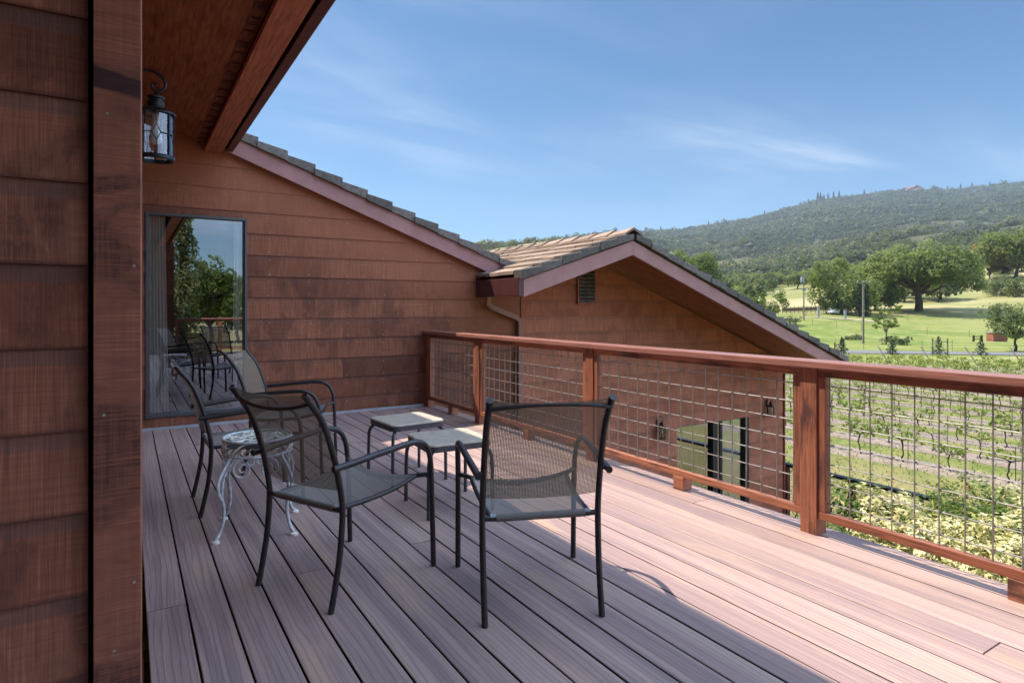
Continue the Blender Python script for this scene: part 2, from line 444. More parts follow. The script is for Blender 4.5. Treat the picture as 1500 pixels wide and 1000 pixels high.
c1 = wstep(wnoise(1.0, (.55, 1.5, 1), R(20), 7, .62, .6), .40, .85)
c2 = wstep(wnoise(.42, (1, 1, 1), 0, 3, .5, .2), .42, .66)
cl = wm('MULTIPLY', wm('MULTIPLY', c1, c2), .60)
cl = wm('ADD', cl, wm('MULTIPLY', c2, .05))
mx = nt.nodes.new('ShaderNodeMix'); mx.data_type = 'RGBA'
hs = nt.nodes.new('ShaderNodeHueSaturation'); hs.inputs['Saturation'].default_value = 1.22; hs.inputs['Value'].default_value = .82; hs.inputs['Hue'].default_value = .492; nt.links.new(sky.outputs[0], hs.inputs['Color'])
nt.links.new(cl, mx.inputs[0]); nt.links.new(hs.outputs[0], mx.inputs[6]); mx.inputs[7].default_value = (7.5, 7.8, 8.2, 1)
# added unseen cloud bank, extra bright and bluish, to fill the shade with light
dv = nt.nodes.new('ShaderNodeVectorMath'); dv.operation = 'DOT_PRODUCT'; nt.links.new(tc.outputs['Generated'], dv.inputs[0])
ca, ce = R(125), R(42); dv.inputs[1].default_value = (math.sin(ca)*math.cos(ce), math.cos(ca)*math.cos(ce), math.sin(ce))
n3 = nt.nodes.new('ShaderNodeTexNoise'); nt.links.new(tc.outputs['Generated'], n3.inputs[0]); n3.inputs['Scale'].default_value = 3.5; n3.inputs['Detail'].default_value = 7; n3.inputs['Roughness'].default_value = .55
fill_cloud = wstep(wm('ADD', dv.outputs['Value'], wm('MULTIPLY', wm('SUBTRACT', n3.outputs[0], .5), .55)), .66, .76)
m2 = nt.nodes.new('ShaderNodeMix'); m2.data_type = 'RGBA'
nt.links.new(fill_cloud, m2.inputs[0]); nt.links.new(mx.outputs[2], m2.inputs[6]); m2.inputs[7].default_value = (11.0, 14.6, 21.0, 1)
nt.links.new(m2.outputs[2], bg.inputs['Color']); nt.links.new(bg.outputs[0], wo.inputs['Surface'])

sc.view_settings.view_transform = 'Standard'; sc.view_settings.look = 'None'
sc.view_settings.exposure = 1.5; sc.view_settings.gamma = 1
sc.cycles.max_bounces = 8; sc.cycles.transparent_max_bounces = 24
sc.cycles.diffuse_bounces = 4; sc.cycles.glossy_bounces = 4; sc.cycles.volume_bounces = 0
sc.cycles.caustics_reflective = False; sc.cycles.caustics_refractive = False
sc.cycles.use_denoising = True

# ------------------------------------------------------------------ siding
def clip(P, a, b, c):
    """keep a*u+b*z<=c ; P = list of (u,z)"""
    out = []
    for i in range(len(P)):
        p, q = P[i], P[(i+1) % len(P)]
        dp, dq = a*p[0]+b*p[1]-c, a*q[0]+b*q[1]-c
        if dp <= 0: out.append(p)
        if (dp < 0 < dq) or (dq < 0 < dp):
            t = dp/(dp-dq); out.append((p[0]+(q[0]-p[0])*t, p[1]+(q[1]-p[1])*t))
    return out
PITCH = .2145; Z0 = .438
def siding(name, mat, O, U, N, u0, u1, zb, zt, parent, cuts=(), holes=(), nails=None, seed=1, proud=.017, joints=True, zo=0.):
    rg = random.Random(seed); mb = MB(); Z0 = .438+zo
    U = Vector(U); N = Vector(N); O = Vector(O)
    k0 = math.floor((zb-Z0)/PITCH); k1 = math.ceil((zt-Z0)/PITCH)
    flip = U.cross(Vector((0, 0, 1))).dot(N) < 0
    for k in range(k0, k1):
        a, b = Z0+k*PITCH, Z0+(k+1)*PITCH
        us = [u0]
        if joints:
            u = u0+rg.uniform(.8, 4.5)
            while u < u1-.5:
                us.append(u); u += rg.uniform(2.6, 4.8)
        us.append(u1)
        lift = rg.uniform(-.002, .003)
        for i in range(len(us)-1):
            r = rg.random()
            base = [(us[i]+(.0012 if i else 0), max(a, zb)), (us[i+1], max(a, zb)), (us[i+1], min(b, zt)), (us[i]+(.0012 if i else 0), min(b, zt))]
            for c in cuts: base = clip(base, *c)
            if len(base) < 3: continue
            pieces = [base]
            for (h0, h1, z0, z1) in holes:
                nw = []
                for P in pieces:
                    nw.append(clip(P, 1, 0, h0)); nw.append(clip(P, -1, 0, -h1))
                    mid = clip(clip(P, 1, 0, h1), -1, 0, -h0)
                    if len(mid) >= 3:
                        nw.append(clip(mid, 0, 1, z0)); nw.append(clip(mid, 0, -1, -z1))
                pieces = [p for p in nw if len(p) >= 3]
            for P in pieces:
                def D(z): return .003+(proud+lift)*(1-(z-a)/(b-a))
                pts = [O+U*p[0]+N*D(p[1])+Vector((0, 0, p[1])) for p in P]
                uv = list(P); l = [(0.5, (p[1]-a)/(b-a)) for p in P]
                if flip: pts, uv, l = pts[::-1], uv[::-1], l[::-1]
                mb.poly(pts, uv, l, r)
                lo = [p for p in P if abs(p[1]-a) < 1e-6]
                if len(lo) >= 2:
                    q0, q1 = min(p[0] for p in lo), max(p[0] for p in lo)
                    d = D(a)
                    mb.poly([O+U*q0+N*d+Vector((0, 0, a)), O+U*q0+Vector((0, 0, a)), O+U*q1+Vector((0, 0, a)), O+U*q1+N*d+Vector((0, 0, a))], [(q0, a), (q0, a-.02), (q1, a-.02), (q1, a)], [(.5, 0)]*4, r*.5)
                if nails:
                    s = nails
                    j = math.ceil(u0/s)
                    while j*s < u1:
                        for zz_ in (a+.032, b-.05):
                            uu = j*s+rg.uniform(-.012, .012); z = zz_+rg.uniform(-.01, .01)
                            q = P; ins = True
                            for e in range(len(q)):
                                A_, B_ = q[e], q[(e+1) % len(q)]
                                if (B_[0]-A_[0])*(z-A_[1])-(B_[1]-A_[1])*(uu-A_[0]) < .004: ins = False
                            if ins and rg.random() < .85:
                                c = O+U*uu+N*(D(z)+.0016)+Vector((0, 0, z)); rr = rg.uniform(.0036, .0055)
                                ring = [c+U*math.cos(t*PI/4)*rr+Vector((0, 0, math.sin(t*PI/4)*rr)) for t in range(8)]
                                if flip: ring = ring[::-1]
                                mb.poly(ring, None, None, .5, 1)
                        j += 1
    return mb.build(name, [mat, M['nail']], parent)

house = empty('house', (0, 0, 0))
tag(house, 'redwood sided house with flat grey brown roof tiles, wrapped around the raised deck', 'house')
SL = .372
def ztile(x): return 2.946-SL*(x-.94)      # main roof, top of the tiles
def zfas(x): return 2.72-SL*(x-.82)        # bottom of the rake board
def zsof(x): return 2.79-.34*(x-.60)       # sloped soffit over the deck
# near wall on the left, facing us
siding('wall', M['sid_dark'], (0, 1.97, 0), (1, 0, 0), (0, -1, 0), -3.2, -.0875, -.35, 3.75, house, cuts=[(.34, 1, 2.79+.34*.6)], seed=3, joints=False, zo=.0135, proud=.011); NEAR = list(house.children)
mb = MB(); mb.box(-3.2, 1.975, -.35, -.03, 2.05, 3.2); NEAR.append(mb.build('wall_core', M['dark'], house))
mb = MB(); mb.box(-.0755, 1.925, -.35, .030, 1.972, 2.96, r=.4)
NEAR.append(mb.build('corner_board', M['corner'], house, bevel=.002))
mb = MB(); mb.box(.004, 1.974, -.35, .034, 2.075, 2.95, r=.9)
NEAR.append(mb.build('corner_board', M['rail'], house, bevel=.002))
for (x, z) in ((-.045, 1.706), (.015, 1.31), (-.052, .92), (.015, .47), (-.03, .30)):
    mb = MB(); mb.poly([(x+.0038*math.cos(t*PI/4), 1.9235, z+.0038*math.sin(t*PI/4)) for t in range(8)]); NEAR.append(mb.build('nail', M['nail'], house))
# side wall carrying the lantern, facing the deck
siding('wall', M['sid_far'], (.010, 0, 0), (0, 1, 0), (1, 0, 0), 2.076, 6.64, -.35, 3.2, house, cuts=[(0, 1, zsof(.02)+.02)], seed=4)
# far wall with the window
WX0, WX1, WZ0, WZ1 = .14, 1.016, .168, 2.085
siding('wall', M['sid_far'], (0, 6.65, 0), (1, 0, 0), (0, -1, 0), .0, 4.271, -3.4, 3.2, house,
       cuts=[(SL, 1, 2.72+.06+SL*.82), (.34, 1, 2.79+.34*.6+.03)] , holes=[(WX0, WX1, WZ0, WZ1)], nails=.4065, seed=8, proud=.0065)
mb = MB(); mb.box(.0, 6.66, -3.4, WX0, 6.70, 2.9); mb.box(WX1, 6.66, -3.4, 4.27, 6.70, 1.70)
mb.box(WX0, 6.66, -3.4, WX1, 6.70, WZ0); mb.box(WX0, 6.66, WZ1, WX1, 6.70, 2.6)
mb.prism([(WX1, 1.70), (4.05, 1.70), (WX1, 2.75)], 1, 6.66, 6.70)
mb.build('wall_core', M['dark'], house)
mb = MB(); mb.box(.02, 6.935, .0, 3.06, 6.957, .026); NEAR.append(mb.build('flashing', M['flash'], house))

# ---- window in the far wall
wf = empty('window', (0, 0, 0)); wf.parent = house
mb = MB(); t = .023; y0, y1 = 6.632, 6.70
mb.box(WX0, y0, WZ0, WX0+t, y1, WZ1); mb.box(WX1-t, y0, WZ0, WX1, y1, WZ1)
mb.box(WX0+t, y0, WZ1-t, WX1-t, y1, WZ1); mb.box(WX0+t, y0, WZ0, WX1-t, y1, WZ0+t+.012)
mb.box(WX0+t, y0+.03, WZ0+t+.012, WX0+t+.012, y1, WZ1-t); mb.box(WX1-t-.012, y0+.03, WZ0+t+.012, WX1-t, y1, WZ1-t)
mb.build('frame', M['frame_al'], wf, bevel=.002)
mb = MB(); mb.poly([(WX0+t, 6.685, WZ0+t), (WX1-t, 6.685, WZ0+t), (WX1-t, 6.685, WZ1-t), (WX0+t, 6.685, WZ1-t)])
mb.build('pane', M['glass'], wf)
# room behind the glass
mb = MB()
def room(x0, x1, y0, y1, z0, z1):
    mb.poly([(x0, y1, z0), (x1, y1, z0), (x1, y1, z1), (x0, y1, z1)]); mb.poly([(x0, y0, z0), (x1, y0, z0), (x1, y1, z0), (x0, y1, z0)])
    mb.poly([(x0, y0, z1), (x1, y0, z1), (x1, y1, z1), (x0, y1, z1)]); mb.poly([(x0, y0, z0), (x0, y1, z0), (x0, y1, z1), (x0, y0, z1)])
    mb.poly([(x1, y0, z0), (x1, y1, z0), (x1, y1, z1), (x1, y0, z1)])
room(-.8, 1.7, 6.705, 9.6, 0, 2.28)
mb.build('room', M['room'], house)
def curtain(label, x0a, x1a, x0b, x1b, pleats, y):
    mb = MB(); nx, nz = 64, 14
    def P(i, j):
        t = j/nz; u = i/nx
        x = (x0b*(1-t)+x0a*t)+((x1b*(1-t)+x1a*t)-(x0b*(1-t)+x0a*t))*u
        return (x, y+.020*math.sin(u*pleats*2*PI+.6*math.sin(t*3))*(1-.25*t), .19+t*1.93)
    for i in range(nx):
        for j in range(nz):
            mb.poly([P(i, j), P(i+1, j), P(i+1, j+1), P(i, j+1)], [(0, 0)]*4)
    o = mb.build('curtain', M['curtain'], None, smooth=True, merge=True)
    so_ = o.modifiers.new('solid', 'SOLIDIFY'); so_.thickness = .003
    return tag(o, label, 'curtain')
CURT = []
CURT += [curtain('cream pleated curtain gathered at the left side of the tall window', .165, .305, .165, .335, 6, 6.745)]
CURT += [curtain('narrow pale curtain edge at the right side of the tall window', .915, .985, .90, .985, 3, 6.745)]

# ---- lower gabled wing
GX0, GX1, GY, RY = 4.272, 9.73, 6.64, 5.65
RX = 5.28
SLL, SLR = .33, .372
def gbot(x): return 1.842-(SLL*(RX-x) if x < RX else SLR*(x-RX))      # bottom of the rake boards
DX0, DX1, DZ0, DZ1 = 7.095, 8.77, -2.53, -.62
siding('wall', M['sid_warm'], (0, GY, 0), (1, 0, 0), (0, -1, 0), GX0, GX1, -3.4, 2.1, house,
       cuts=[(-SLL, 1, 1.842+.075-SLL*RX), (SLR, 1, 1.842+.075+SLR*RX)], holes=[(DX0, DX1, DZ0, DZ1)], nails=.4065, seed=12, proud=.0065)
mb = MB()
for (a, b, c, d) in ((GX0, -3.4, DX0, .2), (DX0, DZ1, DX1, .2), (DX1, -3.4, GX1-.02, .2), (DX0, -3.4, DX1, DZ0)): mb.box(a, GY+.01, b, c, GY+.1, d)
mb.prism([(GX0, .2), (GX1-.02, .2), (GX1-.02, gbot(GX1)), (RX, gbot(RX)), (GX0, gbot(GX0))], 1, GY+.01, GY+.1)
mb.build('wall_core', M['dark'], house)
siding('wall', M['sid_far'], (GX1, 0, 0), (0, 1, 0), (1, 0, 0), GY, 13.0, -3.4, gbot(GX1)+.03, house, seed=14)
mb = MB(); mb.box(GX1-.005, GY-.028, -3.4, GX1+.025, GY+.06, gbot(GX1)+.04, r=.3); mb.build('corner_board', M['corner'], house, bevel=.002)
# louvred gable vent
vt = empty('vent', (0, 0, 0)); vt.parent = house
mb = MB(); vx0, vx1, vz0 = 5.165, 5.48, 1.262
zt0 = 1.70
mb.box(vx0, GY-.045, vz0, vx0+.018, GY-.02, zt0-.10); mb.box(vx1-.018, GY-.045, vz0, vx1, GY-.02, zt0)
mb.box(vx0, GY-.05, vz0-.02, vx1, GY-.02, vz0)
mb.build('frame', M['sid_warm'], vt)
mb = MB(); mb.poly([(vx0, GY-.0235, vz0), (vx1, GY-.0235, vz0), (vx1, GY-.0235, zt0), (vx0, GY-.0235, zt0-.09)]); mb.build('backing', M['dark'], vt)
mb = MB(); k = 0
z = vz0+.012
while z < zt0-.05:
    x0_ = vx0+.018; 
    mb.poly([(x0_, GY-.058, z), (vx1-.018, GY-.058, z), (vx1-.018, GY-.026, z+.034), (x0_, GY-.026, z+.034)], None, None, .6)
    mb.poly([(x0_, GY-.058, z-.005), (vx1-.018, GY-.058, z-.005), (vx1-.018, GY-.058, z), (x0_, GY-.058, z)], None, None, .9)
    z += .052
mb.build('louvre', M['greywood'], vt)

# lower sliding door
dr = empty('sliding_door', (0, 0, 0)); dr.parent = house
mb = MB(); y0, y1 = GY-.03, GY+.06; t = .05
mb.box(DX0, y0+.04, DZ0, DX0+.012, y1, DZ1); mb.box(DX1-.10, y0, DZ0, DX1, y1, DZ1-.012); mb.box(DX0, y0+.04, DZ1-.012, DX1, y1, DZ1); mb.box(DX0+.012, y0, DZ0, DX1-.10, y1, DZ0+.05)
mb.box(7.89, y0+.005, DZ0+.05, 8.0, y1-.02, DZ1-.012); mb.box(8.075, y0+.02, DZ0+.05, 8.13, y1-.03, DZ1-.012)
mb.build('frame', M['frame_bk'], dr)
mb = MB(); mb.poly([(DX0+.012, GY+.03, DZ0+.05), (7.89, GY+.03, DZ0+.05), (7.89, GY+.03, DZ1-.012), (DX0+.012, GY+.03, DZ1-.012)]); mb.build('pane', M['glass'], dr)
mb = MB(); mb.poly([(8.0, GY+.02, DZ0+.05), (DX1-.1, GY+.02, DZ0+.05), (DX1-.1, GY+.02, DZ1-.012), (8.0, GY+.02, DZ1-.012)]); mb.build('pane', M['glass'], dr)
mb = MB()
room(6.8, 9.5, 6.76, 9.4, -2.6, -.1)
mb.build('room', M['room'], house)
mb = MB(); nx = 60
for i in range(nx):
    xa, xb = 8.16+.50*i/nx, 8.16+.50*(i+1)/nx
    fa, fb = .03*math.sin(i/nx*14*PI), .03*math.sin((i+1)/nx*14*PI)
    mb.poly([(xa, 6.735+fa, -2.5), (xb, 6.735+fb, -2.5), (xb, 6.735+fb, -.66), (xa, 6.735+fa, -.66)])
CURT += [tag(mb.build('curtain', M['curtain'], None, smooth=True, merge=True), 'pale curtain hanging behind the lower sliding door', 'curtain')]

# ---- roofs
roof = empty('roof', (0, 0, 0)); roof.parent = house
# main roof slabs (structure under tiles)
mb = MB()
def slab(xa, xb, ya, yb, top, thick, r=.5, m=0):
    mb.prism([(xa, top(xa)), (xb, top(xb)), (xb, top(xb)-thick), (xa, top(xa)-thick)], 1, ya, yb, r, m)
slab(-6, .80, -12.3, 6.60, lambda x: ztile(x)-.06, .05)
slab(-6, 4.10, 6.60, 15, lambda x: ztile(x)-.06, .16)
mb.prism([(-6, ztile(-6)-.06), (-6, ztile(-6)-.2), (-14, ztile(-6)-3.1), (-14, ztile(-6)-2.96)], 1, -12.3, 15)
mb.build('sheathing', M['dark'], roof)
# soffit and eave boards above us
mb = MB()
mb.poly([(-3.4, -12.3, zsof(-3.4)), (-3.4, 6.64, zsof(-3.4)), (.565, 6.64, zsof(.565)), (.565, -12.3, zsof(.565))],
        [(-12.3, -3.4), (6.64, -3.4), (6.64, .565), (-12.3, .565)], None, .5)
mb.poly([(-3.4, 4.86, zsof(-3.4)-.002), (-3.4, 4.872, zsof(-3.4)-.002), (.565, 4.872, zsof(.565)-.002), (.565, 4.86, zsof(.565)-.002)], None, None, .0)
mb.build('soffit', M['plywood'], roof)
mb = MB(); zz0 = zsof(.565)
mb.box(.566, -12.3, zz0-.004, .640, 6.63, zz0+.03, r=.5, m=0)
y = -3.0; rg = random.Random(5)
while y < 6.6:
    mb.box(.567, y, zz0-.016, .63, y+.085+rg.uniform(-.01, .01), zz0-.0045, r=rg.random(), m=1); y += .19+rg.uniform(-.012, .012)
mb.build('vent_strip', [M['plywood'], M['corner']], roof)
mb = MB(); mb.box(.625, -12.3, 2.705, .782, 6.62, 2.745, r=.6); mb.build('eave_board', M['beam'], roof, bevel=.002)
mb = MB(); mb.box(.784, -12.3, 2.74, .81, 6.55, 2.86, r=.2); mb.build('sub_fascia', M['dark'], roof)
mb = MB(); mb.box(.812, -12.3, 2.715, .875, 6.555, 2.87, r=.2); mb.build('gutter', M['fascia_dark'], roof, bevel=.004)
# eave tiles of the main roof, only the edge courses
mb = MB(); rg = random.Random(9)
for c in range(3):
    xb = .93-c*.30; xa = xb-.34
    y = -12.3
    while y < 6.55:
        dz = rg.uniform(-.004, .004); r = rg.random(); yb = min(y+.318, 6.555)
        mb.prism([(xa, ztile(xa)-.055+dz), (xb, ztile(xb)-.03+dz), (xb, ztile(xb)+.005+dz), (xa, ztile(xa)-.02+dz)], 1, y+.002, yb-.002, r)
        y += .32
mb.build('roof_tiles', M['tile'], roof)
# rake board and rake tiles on the far gable
mb = MB()
mb.prism([(.79, zfas(.79)), (4.16, zfas(4.16)), (4.16, zfas(4.16)+.175), (.79, zfas(.79)+.175)], 1, 6.565, 6.605, .5)
mb.build('fascia', M['fascia'], roof, bevel=.003)
def rake_tiles(mb, x0, x1, y0, y1, zt, n, rg, hh=.10, mdir=1):
    """overlapping L tiles along a sloped edge; x0 is the upper end"""
    for i in range(n):
        ta, tb = i/n, (i+1)/n
        xa = x0+(x1-x0)*ta; xb = x0+(x1-x0)*tb
        j = rg.uniform(-.004, .004); e = .02 if i else 0
        xa2 = xa-e*mdir
        za, zb = zt(xa2)-.034+j, zt(xb)+.012+j
        yy0 = y0-.010*(i % 2)+rg.uniform(-.004, .004)
        mb.prism([(xa2, za), (xb-.004*mdir, zb), (xb-.008*mdir, zb-hh-.006), (xa2, za-hh+.03)], 1, yy0, y1, rg.random())
mb = MB(); rg = random.Random(21)
rake_tiles(mb, .83, 4.19, 6.535, 6.72, ztile, 12, rg)
o = mb.build('rake_tiles', M['rake'], roof, bevel=.006)
# rest of the far main slope, courses of tiles
mb = MB(); rg = random.Random(22)
for c in range(12):
    xb = 4.19-c*.28; xa = xb-.31
    y = 6.725
    while y < 14.8:
        dz = rg.uniform(-.003, .003)
        mb.prism([(xa, ztile(xa)-.05+dz), (xb, ztile(xb)-.03+dz), (xb, ztile(xb)+.003+dz), (xa, ztile(xa)-.02+dz)], 1, y+.002, y+.316, rg.random()); y += .32
mb.build('roof_tiles', M['tile'], roof)
# gable wing
def gtop(x): return gbot(x)+.30
GE0, GE1 = 3.672, 9.93
mb = MB()
for (xa, xb) in ((GE0+.03, RX), (RX, GE1)):
    mb.prism([(xa, gbot(xa)+.22), (xb, gbot(xb)+.22), (xb, gbot(xb)+.12), (xa, gbot(xa)+.12)], 1, RY+.045, 13.5)
mb.build('soffit', M['plywood'], roof)
mb = MB()
mb.prism([(GE0, gbot(GE0)), (RX, gbot(RX)), (RX, gbot(RX)+.175), (GE0, gbot(GE0)+.195)], 1, RY, RY+.042)
mb.prism([(RX+.001, gbot(RX)), (GE1-.15, gbot(GE1-.15)), (GE1-.02, gbot(GE1)+.02), (GE1-.02, gbot(GE1)+.175), (RX+.001, gbot(RX)+.175)], 1, RY, RY+.042)
mb.build('fascia', M['fascia'], roof, bevel=.003)
mb = MB(); mb.box(GE0-.06, RY+.004, 1.322, GE0-.002, 6.62, 1.525); mb.build('gutter', M['fascia_dark'], roof, bevel=.004)
mb = MB(); rg = random.Random(31)
rake_tiles(mb, RX-.01, GE0-.05, RY-.03, RY+.13, lambda x: gtop(x), 6, rg, .10, -1)
rake_tiles(mb, RX+.03, GE1+.06, RY-.03, RY+.13, lambda x: gtop(x), 17, rg, .10)
mb.build('rake_tiles', M['rake'], roof, bevel=.006)
mb = MB(); rg = random.Random(33)
for c in range(6):
    xb = GE0-.05+c*.277; xa = xb+.31
    y = RY+.135
    while y < 13.3:
        dz = rg.uniform(-.006, .006); dx = rg.uniform(-.01, .01)
        if not (xb < 4.0 and y > 6.45):
            mb.prism([(xb+dx, gtop(xb)-.030+dz), (xb+dx, gtop(xb)+.008+dz), (min(xa, RX), gtop(min(xa, RX))-.02+dz), (min(xa, RX), gtop(min(xa, RX))-.05+dz)], 1, y+.002, y+.313, rg.random())
        y += .318
for c in range(17):
    xb = GE1+.06-c*.265; xa = max(xb-.30, RX)
    y = RY+.135
    while y < 13.3:
        dz = rg.uniform(-.004, .004)
        mb.prism([(xb, gtop(xb)-.030+dz), (xb, gtop(xb)+.008+dz), (xa, gtop(xa)-.02+dz), (xa, gtop(xa)-.05+dz)], 1, y+.002, y+.313, rg.random()); y += .318
# ridge caps, each lapping the next
y = RY-.02; 
while y < 13.2:
    z = gtop(RX); dz = rg.uniform(-.004, .004)
    A = [(RX-.14, y, z-.03), (RX, y, z+.045), (RX+.14, y, z-.03)]; B = [(RX-.125, y+.40, z-.04), (RX, y+.40, z+.02), (RX+.125, y+.40, z-.04)]
    T = [Vector((p[0], p[1], p[2]+dz)) for p in A]; Q = [Vector((p[0], p[1], p[2]+dz)) for p in B]
    dn = Vector((0, 0, -.03)); rr = rg.random()
    mb.poly([T[0], T[1], Q[1], Q[0]], None, None, rr); mb.poly([T[1], T[2], Q[2], Q[1]], None, None, rr)
    mb.poly([T[0]+dn, T[1]+dn, T[1], T[0]], None, None, rr*.3); mb.poly([T[1]+dn, T[2]+dn, T[2], T[1]], None, None, rr*.3)
    mb.poly([T[0], Q[0], Q[0]+dn, T[0]+dn], None, None, rr); mb.poly([T[2], T[2]+dn, Q[2]+dn, Q[2]], None, None, rr)
    y += .36
mb.build('roof_tiles', M['tile'], roof)
# downspout
mb = MB()
def rect_path(mb, pts, w, d):
    P = [Vector(p) for p in pts]
    rings = []
    for i, p in enumerate(P):
        t = (P[min(i+1, len(P)-1)]-P[max(i-1, 0)]).normalized()
        side = Vector((0, 1, 0)).cross(t).normalized()
        yv = t.cross(side).normalized()
        rings.append([p+side*w/2+yv*d/2, p-side*w/2+yv*d/2, p-side*w/2-yv*d/2, p+side*w/2-yv*d/2])
    for a, b in zip(rings, rings[1:]):
        for k in range(4): mb.poly([a[k], a[(k+1) % 4], b[(k+1) % 4], b[k]])
    mb.poly(rings[0]); mb.poly(rings[-1][::-1])
rect_path(mb, [(3.72, 6.50, 1.34), (3.72, 6.53, 1.25), (3.80, 6.57, 1.20), (4.16, 6.585, 1.075), (4.228, 6.59, 1.02), (4.228, 6.59, -2.6)], .066, .05)
mb.build('downspout', M['downspout'], house, bevel=.003)
# part of the house behind us (seen mirrored in the tall window)
siding('wall', M['sid_far'], (.98, 0, 0), (0, 1, 0), (1, 0, 0), -12, -4.2, -3.3, 2.75, house, seed=40)
siding('wall', M['sid_far'], (0, -4.2, 0), (1, 0, 0), (0, 1, 0), -3.2, .98, -3.3, 2.9, house, seed=41)
siding('wall', M['sid_far'], (-3.2, 0, 0), (0, 1, 0), (1, 0, 0), -4.2, 1.97, -.3, 4.1, house, seed=42)

# true size: the far parts were laid out for a wall 6.65 m off; the deck is 6.98 m long
KF = 1.05
for o in list(house.children)+CURT:
    if o in NEAR: continue
    o.scale = (KF,)*3; o.location = (o.location[0]*KF, o.location[1]*KF, CZ+(o.location[2]-CZ)*KF)

# ------------------------------------------------------------------ deck
deck = empty('deck', (0, 0, 0)); tag(deck, 'raised deck of weathered purple brown composite boards', 'deck')
mb = MB(); rg = random.Random(2)
joints = {0: [2.82, -.9], 2: [4.56, 1.0], 4: [2.866, -1.6], 8: [2.92, -.8], 17: [.949, 4.9], 20: [2.624, -1.9], 12: [5.3, .2], 14: [-1.1, 5.6], 10: [4.9, -.4]}
for k in range(-22, 22):
    xa = .0595+.1445*k+.0036; xb = xa+.1445-.0072
    y1 = 6.932 if k >= 0 else 1.90
    js = sorted(joints.get(k, [rg.uniform(-1.5, -.3), rg.uniform(5.0, 6.0)] if k < 0 or rg.random() < .5 else [rg.uniform(-2, -.5)]))
    ys = [-4.05]+[j for j in js if j < y1-.1]+[y1]
    for a, b in zip(ys, ys[1:]):
        r = rg.random(); off = (rg.uniform(0, 50), rg.uniform(0, 50))
        mb_top = -.0 + rg.uniform(-.0012, .0012)
        # rounded-edge board section
        e = .0025; t = .025
        sec = [(xa, mb_top-t), (xa, mb_top-e), (xa+e, mb_top), (xb-e, mb_top), (xb, mb_top-e), (xb, mb_top-t)]
        ya, yb = a+.0022, b-.0022
        L = 0
        for i in range(len(sec)-1):
            p, q = sec[i], sec[i+1]; d = math.hypot(q[0]-p[0], q[1]-p[1])
            mb.poly([(p[0], ya, p[1]), (q[0], ya, q[1]), (q[0], yb, q[1]), (p[0], yb, p[1])][::-1],
                    [(ya+off[0], L+off[1]), (ya+off[0], L+d+off[1]), (yb+off[0], L+d+off[1]), (yb+off[0], L+off[1])][::-1], None, r, 1 if i in (0, 4) else 0)
            L += d
        mb.poly([(p[0], ya, p[1]) for p in sec], None, None, r); mb.poly([(p[0], yb, p[1]) for p in sec][::-1], None, None, r)
# dark shoulder screws
mb.build('deck_boards', [M['deck'], M['groove']], deck)
mb = MB()
y = -3.9
while y < 6.9:
    mb.box(.05, y, -.26, 3.10, y+.04, -.027); y += .405
mb.box(3.11, -4.05, -.27, 3.15, 6.93, -.027); mb.box(.0, 1.96, -.3, .035, 6.93, -.03)
mb.box(-3.2, -4.0, -.26, .05, 1.9, -.03)
mb.build('joists', M['joist'], deck)
mb = MB(); mb.box(3.151, -4.08, -.25, 3.172, 6.93, -.008, r=.8); mb.build('rim_board', M['deck'], deck)
for (x, y) in ((3.03, 6.3), (3.03, 3.4), (3.03, .4), (3.03, -2.6)):
    mb = MB(); mb.box(x, y, -3.4, x+.09, y+.09, -.26, r=.3); mb.build('support_post', M['corner'], deck)

# ------------------------------------------------------------------ railing
rail = empty('deck_railing', (0, 0, 0)); tag(rail, 'redwood deck railing with square hog wire panels along the deck edge', 'railing')
RX0, RX1 = 3.07, 3.16
posts = [6.885, 5.61, 3.78, 1.9475, .115, -1.72, -3.55]
mb = MB(); mb.box(3.043, -4.1, .880, 3.188, 6.955, .918, r=.5); mb.build('top_rail', M['cap'], rail, bevel=.006)
for i, y in enumerate(posts):
    mb = MB(); mb.box(RX0, y-.0465, -.004 if i else 0, RX1, y+.0465, .880, r=random.random(), off=(random.random()*9, random.random()*9)); mb.build('post', M['rail'], rail, bevel=.003)
FX0, FX1 = 3.078, 3.118
def wire_panel(mb, P, Lh, z0, z1, p=.1016, rr=.0034):
    """P(t,z) -> point; Lh length"""
    n = int(Lh/p); o = (Lh-(n*p))/2
    for i in range(n+1):
        t = o+i*p
        if t < .004 or t > Lh-.004: continue
        j1, j2, j3 = (random.uniform(-.0016, .0016) for _ in range(3)); mb.tube([P(t+j1, z0), P(t+j2, (z0+z1)/2), P(t+j3, z1)], rr, 6, cap=False)
    n = int((z1-z0)/p); o = (z1-z0-n*p)/2
    for i in range(n+1):
        z = z0+o+i*p
        mb.tube([P(Lh*q/6, z+random.uniform(-.0006, .0006), .005) for q in range(7)], rr, 6, cap=False)
for i in range(len(posts)-1):
    ya, yb = posts[i+1]+.048, posts[i]-.048
    fr = MB(); q = random.random
    fr.box(FX0, ya, .835, FX1, yb, .8785, r=q(), off=(q()*9, q()*9)); fr.box(FX0, ya, .088, FX1, yb, .130, r=q(), off=(q()*9, q()*9))
    fr.box(FX0, ya, .1305, FX1, ya+.042, .8345, r=q(), off=(q()*9, q()*9)); fr.box(FX0, yb-.042, .1305, FX1, yb, .8345, r=q(), off=(q()*9, q()*9))
    f = fr.build('panel_frame', M['rail'], rail, bevel=.003)
    wm_ = MB(); wire_panel(wm_, lambda t, z, d=0: (3.0985+d, ya+.042+t, z), yb-ya-.084, .130, .835)
    wm_.build('wire_mesh', M['wire'], f, smooth=True)
    ym = (ya+yb)/2
    bl = MB(); bl.box(RX0+.004, ym-.044, .001, RX1-.004, ym+.044, .0875, r=.8, off=(q()*9, q()*9)); bl.build('foot_block', M['rail'], rail, bevel=.003)
